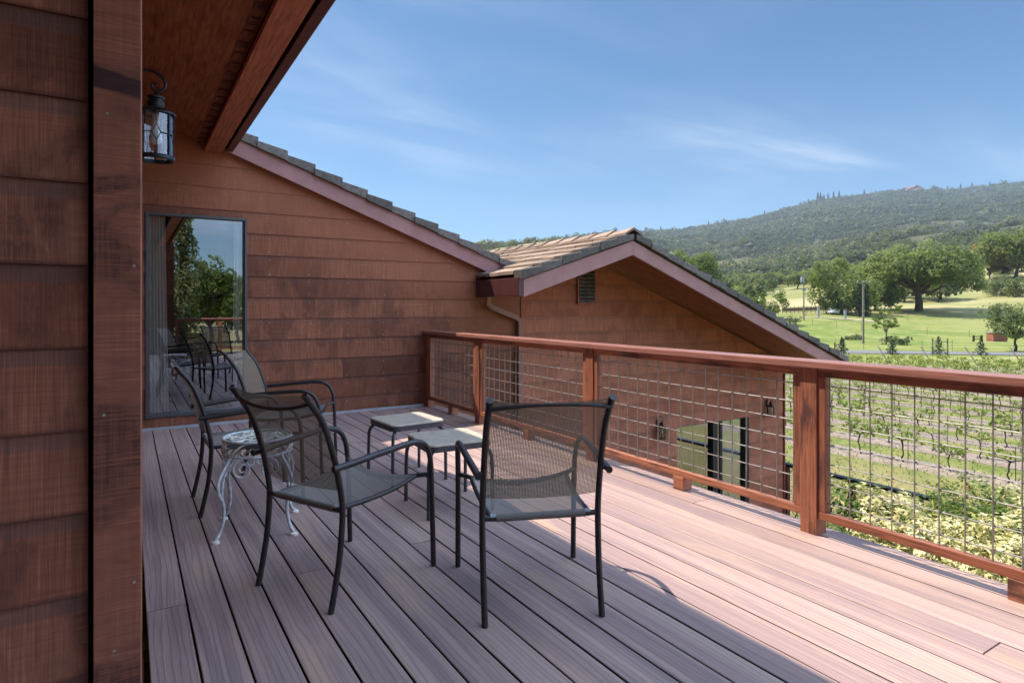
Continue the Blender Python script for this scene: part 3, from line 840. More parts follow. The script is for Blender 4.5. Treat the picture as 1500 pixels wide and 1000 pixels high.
# return railing behind us
ret = empty('deck_railing', (0, 0, 0)); tag(ret, 'railing closing the deck behind the viewpoint, mirrored in the tall window', 'railing')
mb = MB(); mb.box(1.0, -4.17, .88, 3.04, -4.03, .918); mb.build('top_rail', M['cap'], ret, bevel=.006)
for x in (1.05, 2.05):
    mb = MB(); mb.box(x, -4.15, 0, x+.09, -4.06, .88, r=.5); mb.build('post', M['rail'], ret, bevel=.003)
for xa, xb in ((1.142, 2.048), (2.142, 3.06)):
    fr = MB(); fr.box(xa, -4.12, .835, xb, -4.08, .8785); fr.build('frame_rail', M['rail'], ret)
    fr = MB(); fr.box(xa, -4.12, .088, xb, -4.08, .13); fr.build('frame_rail', M['rail'], ret)
    wm_ = MB(); wire_panel(wm_, lambda t, z, d=0: (xa+t, -4.10+d, z), xb-xa, .13, .835); wm_.build('wire_mesh', M['wire'], ret, smooth=True)

# lower deck and its dark railing
ld = empty('lower_deck', (0, 0, 0)); tag(ld, 'lower deck below the railing, in front of the sliding door', 'deck')
mb = MB(); rg = random.Random(77)
for k in range(48):
    xa = 3.3+k*.1425; mb.box(xa, 1.6, -2.58, xa+.138, 6.60, -2.552, r=rg.random(), off=(rg.random()*20, rg.random()*20))
for k in range(2):
    xa = 9.80+k*.1425; mb.box(xa, 6.602, -2.58, xa+.138, 9.6, -2.552, r=rg.random(), off=(rg.random()*20, rg.random()*20))
mb.build('deck_boards', M['deck'], ld)
mb = MB(); mb.box(3.3, 1.58, -2.85, 10.13, 1.598, -2.56); mb.box(10.145, 1.6, -2.85, 10.165, 9.6, -2.56); mb.build('rim_board', M['corner'], ld)
lr = empty('lower_railing', (0, 0, 0)); tag(lr, 'dark railing with fine wire mesh on the lower deck, partly behind the shrub', 'railing')
mb = MB(); mb.box(10.0, 1.7, -1.65, 10.13, 9.6, -1.60); mb.build('top_rail', M['frame_bk'], lr, bevel=.004)
for y in (1.75, 3.65, 5.62, 6.80, 9.5):
    mb = MB(); mb.box(10.02, y-.045, -2.552, 10.11, y+.045, -1.65, r=.2); mb.build('post', M['corner'], lr, bevel=.003)
mb = MB(); wire_panel(mb, lambda t, z, d=0: (10.065+d, 1.8+t, z), 7.7, -2.5, -1.68, .0508, .0021)
mb.build('wire_mesh', M['blackwire'], lr)
for o in (ld, lr): o.scale = (KF,)*3; o.location = (0, 0, CZ*(1-KF))

# ------------------------------------------------------------------ sling chairs
# local frame: +y forward, x to the sitter's left/right, z up
REAR = [(-.285, 0), (-.262, .10), (-.240, .22), (-.228, .36), (-.232, .44), (-.262, .58), (-.302, .70), (-.338, .775), (-.405, .862)]
def rear_y(z):
    for (ya, za), (yb, zb) in zip(REAR, REAR[1:]):
        if za <= z <= zb: return ya+(yb-ya)*(z-za)/(zb-za)
    return REAR[-1][0]
def make_chair(label, bow):
    c = empty('patio_chair'); tag(c, label, 'chair', 'sling chairs on the deck')
    q = .0125
    for s in (-1, 1):
        mb = MB(); mb.tube([(s*(.226+.006*(1-abs(z-.4))), y, z) for y, z in REAR], q, 12, smooth=5)
        o = mb.build('back_post', M['chair'], c, smooth=True)
        cp = MB(); y, z = REAR[-1]; cp.tube([(s*.2292, y+.012, z-.010), (s*.2292, y-.006, z+.008)], [.0140, .0136], 12); cp.build('end_cap', M['chair'], o, smooth=True)
        arm = [(s*.256, rear_y(.572)-.035, .570), (s*.262, -.20, .576), (s*.274, -.05, .590), (s*.283, .10, .600), (s*.285, .17, .594),
               (s*.283, .222, .566), (s*.280, .250, .515), (s*.278, .262, .45), (s*.277, .268, .36), (s*.277, .274, .18), (s*.277, .280, 0)]
        mb = MB(); mb.tube(arm, [.0138, .0138, .0138, .0138, .0136]+[.0125]*6, 12, smooth=5)
        mb.build('arm_and_leg', M['chair'], c, smooth=True)
        mb = MB(); mb.tube([(s*.226, rear_y(.572), .572), (s*.258, rear_y(.572)-.006, .572)], .008, 8); mb.build('arm_bolt', M['chair'], c, smooth=True)
        mb = MB(); mb.tube([(s*.198, -.218, .386), (s*.205, -.05, .385), (s*.214, .10, .398), (s*.222, .215, .424)], .0105, 10, smooth=4)
        mb.build('seat_rail', M['chair'], c, smooth=True)
        mb = MB(); mb.tube([(s*.176, -.220, .386), (s*.200, -.220, .386)], .0150, 12); mb.build('sling_end', M['sleeve'], c, smooth=True)
    mb = MB(); mb.tube([(-.228, -.226, .386), (.228, -.226, .386)], .0105, 10); mb.build('seat_bar', M['chair'], c, smooth=True)
    mb = MB(); mb.tube([(-.277, .268, .432), (-.222, .222, .424), (-.1, .217, .398), (0, .217, .390), (.1, .217, .398), (.222, .222, .424), (.277, .268, .432)], .0105, 10, smooth=4)
    mb.build('front_bar', M['chair'], c, smooth=True)
    # curved bar across the top of the back
    mb = MB(); za = .832; ya = rear_y(za)
    mb.tube([(x*.226, ya-.010-.018*(1-x*x), za+bow*(1-abs(x)**2.2)) for x in (-1, -.75, -.5, -.25, 0, .25, .5, .75, 1)], .0075, 10, smooth=3)
    mb.build('back_bar', M['chair'], c, smooth=True)
    # slings
    def sheet(name, fn, nu, nv, mat, W, H):
        mb = MB()
        for i in range(nu):
            for j in range(nv):
                qd = [(i/nu, j/nv), ((i+1)/nu, j/nv), ((i+1)/nu, (j+1)/nv), (i/nu, (j+1)/nv)]
                mb.poly([fn(*t) for t in qd], [(t[0]*W, t[1]*H) for t in qd])
        return mb.build(name, mat, c, smooth=True, merge=True)
    def back(u, v):
        x = (u-.5)*2; z = .468+v*(.868-.468)
        return (x*.220, rear_y(min(z, .862))-.030*(1-x*x)*(1-.5*v), z-.012*(1-x*x)*v)
    sheet('back_sling', back, 14, 22, M['sling'], .44, .45)
    def seat(u, v):
        x = (u-.5)*2; y = -.228+v*.445
        hw = .198+.022*v; zs = .386+.002*v+.038*v**2.2
        return (x*hw, y, zs+.006-.034*(1-x*x)*(1-.35*abs(2*v-1)**2)*(.55+.5*v))
    sheet('seat_sling', seat, 14, 18, M['slingseat'], .44, .46)
    # hem wrapped round the rear bar
    mb = MB(); mb.tube([(-.178, -.224, .386), (.178, -.224, .386)], .0148, 12); mb.build('sling_hem', M['slingseat'], c, smooth=True)
    return c
def pose(o, rear, front):
    """rear / front: midpoints of the feet on the deck"""
    d = Vector((front[0]-rear[0], front[1]-rear[1], 0)).normalized()
    o.location = (rear[0]+d.x*.285, rear[1]+d.y*.285, .0); o.rotation_euler = (0, 0, math.atan2(d.y, d.x)-PI/2)
chA = make_chair('dark sling chair with its back to us, half in the sun, nearest the railing', .016)
pose(chA, (1.352, 1.933), (1.565, 2.475))
chB = make_chair('dark sling chair in the shade seen from behind, close to the pale iron plant stand', -.030)
pose(chB, (.578, 2.634), (1.055, 2.860))
chC = copy_tree(chB); tag(chC, 'sling chair seen edge-on by the house corner, left of the plant stand', 'chair', 'sling chairs on the deck')
pose(chC, (.352, 4.16), (.92, 4.16))
chD = copy_tree(chB); tag(chD, 'sling chair by the tall window with the pale front of its backrest towards us', 'chair', 'sling chairs on the deck')
pose(chD, (.80, 4.98), (1.33, 4.72))

# ------------------------------------------------------------------ stools
def make_stool(label):
    s = empty('side_stool'); tag(s, label, 'stool', 'small square stools')
    H = .42; h = .205
    def outline(k, rr, n=7):
        P = []
        for (sx_, sy_, a0) in ((1, 1, 0), (-1, 1, 90), (-1, -1, 180), (1, -1, 270)):
            for i in range(n+1):
                a = R(a0+90*i/n); P.append((sx_*(k-rr)+rr*math.cos(a), sy_*(k-rr)+rr*math.sin(a)))
        # slightly bowed-in sides, as pressed tops are
        return [(x*(1-.03*(1-abs(y)/k)), y*(1-.03*(1-abs(x)/k))) for x, y in P]
    mb = MB()
    ring = [(outline(h-.010, .05), H), (outline(h-.002, .055), H-.004), (outline(h, .056), H-.012)]
    mb.poly([(x, y, ring[0][1]) for x, y in ring[0][0]])
    for (A, za), (B, zb) in zip(ring, ring[1:]):
        n = len(A)
        for i in range(n): mb.poly([(*A[i], za), (*B[i], zb), (*B[(i+1) % n], zb), (*A[(i+1) % n], za)])
    mb.build('top', M['stool_top'], s)
    mb = MB(); A = outline(h-.0005, .056); n = len(A); B = outline(h-.012, .05)
    for i in range(n):
        j = (i+1) % n
        mb.poly([(*A[i], H-.0125), (*A[i], H-.046), (*A[j], H-.046), (*A[j], H-.0125)]); mb.poly([(*A[i], H-.046), (*B[i], H-.046), (*B[j], H-.046), (*A[j], H-.046)])
        mb.poly([(*B[j], H-.0125), (*B[j], H-.046), (*B[i], H-.046), (*B[i], H-.0125)])
    mb.build('apron', M['stool_leg'], s)
    for sx_ in (-1, 1):
        for sy_ in (-1, 1):
            mb = MB(); k = h-.03
            mb.tube([(sx_*(k-.05), sy_*(k-.05), H-.035), (sx_*(k-.01), sy_*(k-.01), H-.05), (sx_*(k+.018), sy_*(k+.018), H-.09), (sx_*(k+.024), sy_*(k+.024), H-.18), (sx_*(k+.026), sy_*(k+.026), 0)], .0115, 10, smooth=5)
            mb.build('leg', M['stool_leg'], s, smooth=True)
    return s
s1 = make_stool('tan topped square stool in front of the other, half lit by the sun'); s1.location = (1.655, 3.385, 0); s1.rotation_euler = (0, 0, R(-4))
s2 = copy_tree(s1, (1.672, 4.085, 0), R(4)); tag(s2, 'tan topped square stool farther back, nearer the far wall and the railing corner', 'stool', 'small square stools')

# ------------------------------------------------------------------ wrought iron plant stand
ps = empty('plant_stand', (.605, 3.60, 0), R(-13)); ps.scale = (.94, .94, .98); tag(ps, 'pale wrought iron plant stand with scrolled round top and curved legs', 'plant stand')
def spiral(c, ax1, ax2, r0, r1, a0, a1, n=22):
    P = []
    for i in range(n+1):
        t = i/n; r = r0+(r1-r0)*t; a = R(a0+(a1-a0)*t)
        P.append(Vector(c)+Vector(ax1)*math.cos(a)*r+Vector(ax2)*math.sin(a)*r)
    return P
RT, ZT, ZB = .185, .505, .425
for z, rr in ((ZT, .007), (ZB, .0065)):
    mb = MB(); mb.tube([(RT*math.cos(2*PI*k/40), RT*math.sin(2*PI*k/40), z) for k in range(41)], rr, 8, cap=False); mb.build('ring', M['iron'], ps, smooth=True)
mb = MB(); rg = random.Random(3)
# openwork top: flat leaf scrolls
for k in range(12):
    a = 2*PI*k/12
    ctr = (RT*.68*math.cos(a), RT*.68*math.sin(a), ZT-.004)
    e1 = Vector((math.cos(a), math.sin(a), 0)); e2 = Vector((-math.sin(a), math.cos(a), 0))
    mb.tube(spiral(ctr, e1, e2, .055, .012, 0, 430 if k % 2 else -430), [.0075]*11+[.005]*12, 6, flat=.45)
for k in range(6):
    a = 2*PI*(k+.5)/6
    mb.tube(spiral((RT*.28*math.cos(a), RT*.28*math.sin(a), ZT-.004), (math.cos(a), math.sin(a), 0), (-math.sin(a), math.cos(a), 0), .046, .010, 180, 560), .006, 6, flat=.5)
mb.build('scroll_top', M['cream'], ps, smooth=True)
mb = MB()
for k in range(10):
    a0 = 2*PI*k/10
    P = []
    for i in range(13):
        t = i/12; a = a0+t*.72; P.append((RT*math.cos(a), RT*math.sin(a), ZB+.008+(ZT-ZB-.016)*(.5-.5*math.cos(t*PI))))
    mb.tube(P, [.003]+[.004+.010*math.sin(i/12*PI) for i in range(1, 12)]+[.003], 8, flat=.35)
mb.build('leaf_band', M['cream'], ps, smooth=True)
mb = MB(); mb.lathe([(.0, ZT-.030), (RT-.012, ZT-.030), (RT-.012, ZT-.034), (0, ZT-.034)], 0, 0, 36); mb.build('tray', M['blackiron'], ps)
for k in range(4):
    a = R(45+90*k); e = Vector((math.cos(a), math.sin(a), 0)); z_ = Vector((0, 0, 1))
    def L(r, z): return e*r+z_*z
    mb = MB()
    mb.tube([L(RT-.002, ZB), L(RT+.035, ZB-.045), L(RT+.078, ZB-.11), L(RT+.080, ZB-.17), L(RT+.052, .20), L(RT+.045, .12), L(RT+.070, .045), L(RT+.100, .014)], .0095, 10, smooth=5)
    mb.tube([L(RT-.05, ZB-.004), L(RT-.006, ZB-.035), L(RT+.040, ZB-.09), L(RT+.056, ZB-.16), L(RT+.054, .205)], .0065, 8, smooth=5)
    lg = mb.build('leg', M['iron'], ps, smooth=True)
    mb = MB(); p = L(RT+.100, 0); mb.lathe([(.0, .016), (.012, .016), (.022, .010), (.023, .0), (0, 0)], p.x, p.y, 16); mb.build('foot', M['cream'], lg, smooth=True)
    t = Vector((-math.sin(a), math.cos(a), 0))
    # hanging C-scrolls between the legs
    mb = MB(); b = R(45+90*k+45); eb = Vector((math.cos(b), math.sin(b), 0)); tb = Vector((-math.sin(b), math.cos(b), 0))
    for s in (-1, 1):
        c0 = eb*(RT*.92)+tb*(s*.066)+z_*(ZB-.062)
        mb.tube(spiral(c0, tb*s, z_, .056, .010, 95, -480, 34), .0055, 8)
        mb.tube(spiral(eb*(RT*.95)+tb*(s*.030)+z_*(ZB-.022), -tb*s, z_, .024, .006, 60, -330, 18), .0045, 6)
    mb.build('scroll', M['iron'], ps, smooth=True)

# ------------------------------------------------------------------ lanterns
def make_lantern(label):
    """wall in the local plane x=0, lantern hanging at x=.135; z=0 is the bottom ring"""
    a = empty('wall_lantern'); tag(a, label, 'lantern', 'black carriage lanterns')
    X = .135; r = .105
    mb = MB(); mb.box(0, -.045, .27, .014, .045, .50); mb.build('backplate', M['blackiron'], a, bevel=.005)
    mb = MB()
    mb.tube([(.014, 0, .30), (.018, 0, .40), (.020, 0, .50), (.030, 0, .55), (.065, 0, .585), (.115, 0, .588), (.165, 0, .565), (.190, 0, .525), (.186, 0, .485), (.160, 0, .463), (.130, 0, .462), (.112, 0, .482), (.116, 0, .505), (.134, 0, .508), (.140, 0, .495)],
            [.009]*10+[.0085, .008, .0075, .007, .006], 10, smooth=5)
    mb.tube([(X, 0, .470), (X, 0, .448)], .006, 8); mb.build('bracket', M['blackiron'], a, smooth=True)
    mb = MB(); mb.lathe([(0, .452), (.010, .450), (.014, .440), (.020, .434), (.040, .428), (.052, .420), (.050, .408), (.041, .402), (.042, .392), (.051, .385), (.050, .362), (.046, .345), (.052, .340), (.085, .334), (.112, .322), (.121, .310), (.121, .300), (.112, .300), (.104, .310), (0, .312)], X, 0, 36)
    mb.build('cap', M['blackiron'], a, smooth=True)
    mb = MB()
    mb.lathe([(r+.004, .020), (r+.010, .024), (r+.010, .0), (r+.002, -.006), (r-.010, -.004), (r-.008, .020), (r+.004, .020)], X, 0, 36)
    for k in range(8):
        t = 2*PI*(k+1)/8; c, s = math.cos(t), math.sin(t)
        if k % 2 == 0: mb.tube([(X+c*r, s*r, .01), (X+c*r, s*r, .305)], .0052, 6)
        else:  # leaded diamond between the bars
            zc, dh = .165, .052
            def pt(da, z): return (X+math.cos(t+da)*r, math.sin(t+da)*r, z)
            mb.tube([pt(0, .01), pt(0, zc-dh)], .0035, 6); mb.tube([pt(0, zc+dh), pt(0, .305)], .0035, 6)
            mb.tube([pt(0, zc-dh), pt(.26, zc), pt(0, zc+dh), pt(-.26, zc), pt(0, zc-dh)], .0035, 6)
            mb.tube([pt(.26, zc), pt(.5, zc), pt(.785, zc)], .0035, 6); mb.tube([pt(-.26, zc), pt(-.5, zc), pt(-.785, zc)], .0035, 6)
    mb.build('cage', M['blackiron'], a, smooth=True)
    mb = MB(); mb.lathe([(r-.005, .006), (r-.005, .302)], X, 0, 40); mb.build('glass', M['lampglass'], a, smooth=True)
    mb = MB(); mb.lathe([(0, .100), (.018, .103), (.034, .118), (.040, .140), (.037, .165), (.026, .195), (.018, .215), (.018, .235), (0, .235)], X, 0, 24); mb.build('bulb', M['bulb'], a, smooth=True)
    mb = MB(); mb.lathe([(.0, .235), (.022, .235), (.022, .300), (0, .300)], X, 0, 16); mb.build('socket', M['cream'], a)
    return a
la = make_lantern('black lantern with leaded diamond panes hanging under the eave, beside the corner board'); la.location = (.018, 3.43, 1.910); la.scale = (.72,)*3
lb = copy_tree(la, (6.68*KF, 6.62*KF, CZ+(-.735-CZ)*KF), R(-90)); lb.scale = (.58,)*3; tag(lb, 'black lantern on the lower wall left of the sliding door, behind the wire', 'lantern', 'black carriage lanterns')
lc = copy_tree(la, (9.25*KF, 6.62*KF, CZ+(-.645-CZ)*KF), R(-90)); lc.scale = (.58,)*3; tag(lc, 'black lantern on the lower wall between sliding door and wall corner', 'lantern', 'black carriage lanterns')

# ------------------------------------------------------------------ terrain
NR = np.random.default_rng(11)
PXC = np.array([400, 600, 720, 800, 900, 1000, 1100, 1200, 1300, 1400, 1500, 1750], float)
DC = np.array([95, 125, 150, 220, 350, 550, 700, 900, 1200, 1700, 2300], float)
YT = np.array([
 [501, 480, 466, 456, 440, 420, 412, 420, 402, 392, 385],
 [501, 480, 466, 456, 434, 385, 380, 390, 378, 372, 368],
 [501, 480, 465, 454, 430, 364, 370, 384, 372, 366, 364],
 [501, 480, 464, 453, 428, 351, 360, 378, 364, 358, 356],
 [501, 479, 464, 450, 428, 368, 372, 384, 362, 350, 343],
 [501, 471, 463, 446, 425, 402, 386, 396, 372, 350, 339],
 [501, 468, 462, 443, 420, 396, 380, 392, 362, 338, 321],
 [501, 467, 459, 436, 410, 385, 374, 386, 350, 316, 294],
 [501, 476, 458, 428, 399, 371, 357, 372, 334, 303, 282],
 [501, 479, 455, 420, 384, 356, 343, 360, 326, 298, 279],
 [501, 478, 450, 406, 366, 340, 326, 345, 314, 288, 269],
 [501, 477, 444, 392, 346, 320, 302, 322, 290, 258, 228]], float)
def vnoise(x, y, seed=0):
    x = np.asarray(x, float); y = np.asarray(y, float)
    xi = np.floor(x).astype(np.int64); yi = np.floor(y).astype(np.int64); fx = x-xi; fy = y-yi
    def h(a, b):
        n = (a*374761393+b*668265263+seed*974711) & 0x7fffffff
        n = ((n ^ (n >> 13))*1274126177) & 0x7fffffff
        return ((n ^ (n >> 16)) & 0xffff)/65535.0
    u = fx*fx*(3-2*fx); v = fy*fy*(3-2*fy)
    return (h(xi, yi)*(1-u)+h(xi+1, yi)*u)*(1-v)+(h(xi, yi+1)*(1-u)+h(xi+1, yi+1)*u)*v
def fbm(x, y, o=4, seed=0):
    s = 0; a = .5
    for i in range(o): s = s+a*vnoise(x*2**i, y*2**i, seed+i); a *= .5
    return s/(1-.5**o)
def zg(x, y):
    x = np.asarray(x, float); y = np.asarray(y, float)
    r = np.hypot(x, y); az = np.arctan2(x, y)-YAW
    az = (az+PI) % (2*PI)-PI
    px = 750+F*np.tan(np.clip(az, R(-21.2), R(47.8)))
    d = r*np.cos(np.clip(az, R(-21.2), R(47.8)))
    i = np.clip(np.searchsorted(PXC, px)-1, 0, len(PXC)-2); u = np.clip((px-PXC[i])/(PXC[i+1]-PXC[i]), 0, 1)
    j = np.clip(np.searchsorted(DC, d)-1, 0, len(DC)-2); v = np.clip((d-DC[j])/(DC[j+1]-DC[j]), 0, 1)
    v = np.where(j >= 5, v, v)
    Y = (YT[i, j]*(1-u)+YT[i+1, j]*u)*(1-v)+(YT[i, j+1]*(1-u)+YT[i+1, j+1]*u)*v
    zf = CZ-(Y-450)/F*np.maximum(d, 95)
    w = np.clip((az-R(47.8))/R(35), 0, 1); k0 = np.clip(np.searchsorted(DC, d)-1, 0, len(DC)-2)
    Yb = YT[0, k0]*(1-v)+YT[0, k0+1]*v
    zf = zf*(1-w)+(CZ-(Yb-450)/F*np.maximum(d, 95))*w
    zn = -3.2-.75*np.clip((d-18)/77, 0, 1)
    z = np.where(d < 95, zn, zf)
    z = np.where(d > 2300, z*np.clip(1-(d-2300)/900, 0, 1), z)
    # ravines and bumps on the slopes
    amp = np.clip((d-250)/900, 0, 1)*np.where(d > 2200, .3, 1)
    z = z+amp*38*(np.abs(fbm(x/240, y/240, 4, 5)-.5)*1.6-.22)+np.clip((d-160)/150, 0, 1)*1.6*(fbm(x/35, y/35, 3, 9)-.5)
    return z
def at(px, d):
    """ground point straight under photo column px at depth d (metres along the view axis)"""
    cx_ = (px-750)/F*d
    x = math.sin(YAW)*d+math.cos(YAW)*cx_; y = math.cos(YAW)*d-math.sin(YAW)*cx_
    return x, y, float(zg(x, y))
azs = np.concatenate([np.arange(-10, 84, .5), np.arange(84, 350, 4)])
rs = np.concatenate([[0.01, 6, 12, 18], np.arange(24, 100, 6), np.arange(100, 300, 8), np.arange(300, 760, 14), np.arange(760, 2600, 34), [2700, 2900, 3200]])
A_, R_ = np.meshgrid(np.radians(azs), rs, indexing='ij')
X_, Y_ = np.sin(A_)*R_, np.cos(A_)*R_; Z_ = zg(X_, Y_)
na, nr = A_.shape
V = np.stack([X_, Y_, Z_], -1).reshape(-1, 3)
Fc = []
for i in range(na):
    i2 = (i+1) % na
    for j in range(nr-1): Fc.append((i*nr+j, i2*nr+j, i2*nr+j+1, i*nr+j+1))
me = bpy.data.meshes.new('ground'); me.from_pydata(V.tolist(), [], [f[::-1] for f in Fc])
me.polygons.foreach_set('use_smooth', np.ones(len(Fc), dtype=bool))
g = G('ground'); p = g.pos(); s3 = g.sep(p)
n1 = g.noise(p, .9, 5, .65); n2 = g.noise(p, .06, 4, .6); n3 = g.noise(p, 6, 4, .7); n4 = g.noise(p, .012, 4, .6)
grass = g.mix(g.step(n1, .35, .65), (.095, .138, .028), (.19, .195, .062))
grass = g.mix(g.step(n3, .4, .7, 0, .5), grass, (.25, .22, .09))
grass = g.mix(g.math('MULTIPLY', g.step(s3[0], 20, 15), g.step(n1, .3, .6, .35, .9)), grass, (.255, .205, .10))
# bare strips under the vine rows
rowp = g.math('ABSOLUTE', g.math('SUBTRACT', g.math('FRACT', g.math('DIVIDE', g.math('SUBTRACT', s3[0], 18.75-1.175), 2.35)), .5))
rowp = g.math('ADD', rowp, g.math('MULTIPLY', g.math('SUBTRACT', n1, .5), .22))
inv = g.math('MULTIPLY', g.step(s3[0], 17.4, 17.7), g.step(g.math('ADD', s3[0], g.math('MULTIPLY', s3[1], 1.04)), 80.5, 79.5))
soil = g.mix(g.step(n3, .35, .65), (.20, .155, .122), (.31, .25, .20))
near = g.mix(g.math('MULTIPLY', g.step(rowp, .31, .21), inv), grass, soil)
mead = g.mix(g.step(n2, .35, .65), (.125, .175, .034), (.205, .225, .060))
n5 = g.noise(p, .22, 5, .7, .5)
mead = g.mix(g.step(n1, .45, .7, 0, .4), mead, (.27, .26, .11)); mead = g.mix(g.step(n5, .50, .66, 0, .65), mead, (.30, .285, .13)); mead = g.mix(g.step(n5, .46, .32, 0, .6), mead, (.075, .125, .022))
far = g.mix(g.step(n4, .40, .62), (.21, .22, .075), (.40, .34, .18))
far = g.mix(g.step(n2, .5, .7, 0, .5), far, (.16, .19, .06)); far = g.mix(g.step(n1, .42, .7, 0, .4), far, (.24, .22, .11))
scrub = g.mix(g.step(n2, .38, .62), (.055, .062, .030), (.105, .095, .055))
scrub = g.mix(g.step(g.noise(p, .02, 5, .7), .66, .74, 0, .8), scrub, (.26, .17, .12))
dist = g.math('POWER', g.math('ADD', g.math('MULTIPLY', s3[0], s3[0]), g.math('MULTIPLY', s3[1], s3[1])), .5)
c = g.mix(g.step(g.math('ADD', s3[0], g.math('MULTIPLY', s3[1], 1.04)), 81, 86), near, mead)
c = g.mix(g.step(g.math('ADD', dist, g.math('MULTIPLY', n2, 60)), 175, 215), c, far)
c = g.mix(g.step(g.math('ADD', dist, g.math('MULTIPLY', n4, 300)), 650, 900), c, scrub)
M['ground'] = g.done(g.bsdf(c, .95, 0, .1, g.bump(g.math('ADD', n1, n3), .6, .08)))
me.materials.append(M['ground']); me.update()
tag(link('ground', me), None, None, None, 'structure')
def strip(name, pts, wdt, mat, lift=.03):
    mb = MB(); P = [Vector((x, y, 0)) for x, y in pts]; L = []
    for i, q in enumerate(P):
        t = (P[min(i+1, len(P)-1)]-P[max(i-1, 0)]).normalized(); n = Vector((-t.y, t.x, 0))
        row = []
        for k in range(5):
            e = q+n*wdt*(k/4-.5); row.append((e.x, e.y, float(zg(e.x, e.y))+lift))
        L.append(row)
    for a, b in zip(L, L[1:]):
        for k in range(4): mb.poly([a[k], a[k+1], b[k+1], b[k]][::-1])
    o = mb.build(name, mat, None, smooth=True); tag(o, None, None, None, 'structure'); return o
g = G('worn asphalt'); p = g.pos(); nz = g.noise(p, 3, 5, .7)
M['road'] = g.done(g.bsdf(g.mix(nz, (.12, .12, .125), (.19, .185, .18)), .9, 0, .2))
g = G('pale dirt'); p = g.pos(); nz = g.noise(p, .8, 5, .7)
M['dirt'] = g.done(g.bsdf(g.mix(nz, (.30, .24, .17), (.46, .38, .28)), .95, 0, .1))
road = [(66.0+t*12.3, 38.0-t*11.8) for t in np.arange(-3, 5, .15)]
strip('road', road, 5.5, M['road'], .06)
strip('dirt_path', [at(px, 128+3*math.sin(px/60))[:2] for px in range(1080, 1300, 10)], 3.0, M['dirt'], .10)

# ------------------------------------------------------------------ foliage
def rand_dirs(n, rng):
    v = rng.normal(size=(n, 3)); return v/np.linalg.norm(v, axis=1, keepdims=True)
def leaf_quads(C, Nn, size, rng, aspect=.75, jitter=.9):
    """C centres (n,3), Nn preferred normals, size (n,) -> (n,4,3)"""
    n = len(C); nn = Nn+jitter*rand_dirs(n, rng); nn /= np.linalg.norm(nn, axis=1, keepdims=True)
    t = np.cross(nn, rand_dirs(n, rng)); t /= np.linalg.norm(t, axis=1, keepdims=True)+1e-9
    b = np.cross(nn, t); s = size[:, None]
    return np.stack([C-t*s*.5, C+b*s*.5*aspect+nn*s*.06, C+t*s*.5, C-b*s*.5*aspect+nn*s*.06], 1)
def crown(rng, blobs, per, size, droop=0., fill=.35):
    """blobs: list of (centre, radii, weight). Leaves gather in the outer shell of each blob with gaps."""
    Q = []; Rn = []
    for (c, rad, w) in blobs:
        n = int(per*w)
        d = rand_dirs(n, rng); keep = rng.random(n) < np.clip(.55+.55*d[:, 2]+fill, .12, 1); d = d[keep]; n = len(d)
        # sub-clumps: pull leaf positions towards a few twig ends
        k = max(3, n//26); tw = rand_dirs(k, rng); idx = rng.integers(0, k, n)
        d2 = d*.45+tw[idx]*.75; L = np.linalg.norm(d2, axis=1, keepdims=True); d2 = d2/np.maximum(L, .35)
        rr = (.62+.42*rng.random(n))[:, None]
        P = np.array(c)+d2*np.array(rad)*rr
        P[:, 2] -= droop*rng.random(n)*np.linalg.norm(d2[:, :2], axis=1)
        Q.append(leaf_quads(P, d2+np.array([0, 0, .45]), size*(.6+.8*rng.random(n)), rng)); 
        base = rng.random()*.6+.15
        Rn.append(np.clip(base+(rng.random(n)-.5)*.4+.18*(rng.random(k)-.5)[idx], 0, 1))
    return np.concatenate(Q), np.concatenate(Rn)
def wood(mb, p, q, r0, r1, rng, seg=8, n=5, wob=.08):
    p, q = Vector(p), Vector(q); L = (q-p).length; P = []
    for i in range(n+1):
        t = i/n; o = Vector(rng.normal(size=3))*wob*L*(math.sin(t*PI)) if 0 < i < n else Vector((0, 0, 0))
        P.append(p.lerp(q, t)+o*.5)
    mb.tube(P, [r0+(r1-r0)*i/n for i in range(n+1)], seg, smooth=2)
    return P
def tree(label, kind, mat, seed, H, W, trunk_h, tr, nblob, per, leafsize, loc, rz=0, group=None, flat=.55, name='tree', low=.35, cat='tree', droop=0, wide=1.0):
    rng = np.random.default_rng(seed)
    blobs = []; mb = MB()
    top = Vector((rng.normal()*.02*W, rng.normal()*.02*W, trunk_h))
    wood(mb, (0, 0, -.4), top, tr*1.35, tr*.85, rng, 10, 4, .05)
    for i in range(nblob):
        a = 2*PI*(i*.618+rng.random()*.2); f = math.sqrt((i+.6)/nblob)
        rad = W*.5*(.25+.62*f)*(.85+.3*rng.random())
        prof = math.sqrt(max(0, 1-(min(1, rad/(W*.5)))**2))
        zt = trunk_h+(H-trunk_h)*(low*rng.random()*(1 if f > .5 else 0)+ (1-low)*prof*(.55+.45*rng.random()) )
        zt = min(zt, H*.93)
        c = (math.cos(a)*rad, math.sin(a)*rad, zt)
        br = W*(.13+.08*rng.random())*wide
        blobs.append((c, (br, br, br*flat*1.15), .7+.6*rng.random()))
        if i % 2 == 0 or nblob < 12:
            mid = Vector((c[0]*.45, c[1]*.45, trunk_h+(c[2]-trunk_h)*.62))
            wood(mb, top*.96, mid, tr*.55, tr*.32, rng, 6, 3, .12); wood(mb, mid, c, tr*.32, tr*.07, rng, 5, 3, .14)
    Q, Rn = crown(rng, blobs, per, leafsize, droop)
    fm = quads_mesh('crown', Q, Rn, mat)
    t = empty(name, loc, rz); tag(t, label, cat, group)
    mb.build('trunk', M['bark'], t, smooth=True); link('crown', fm, t)
    return t
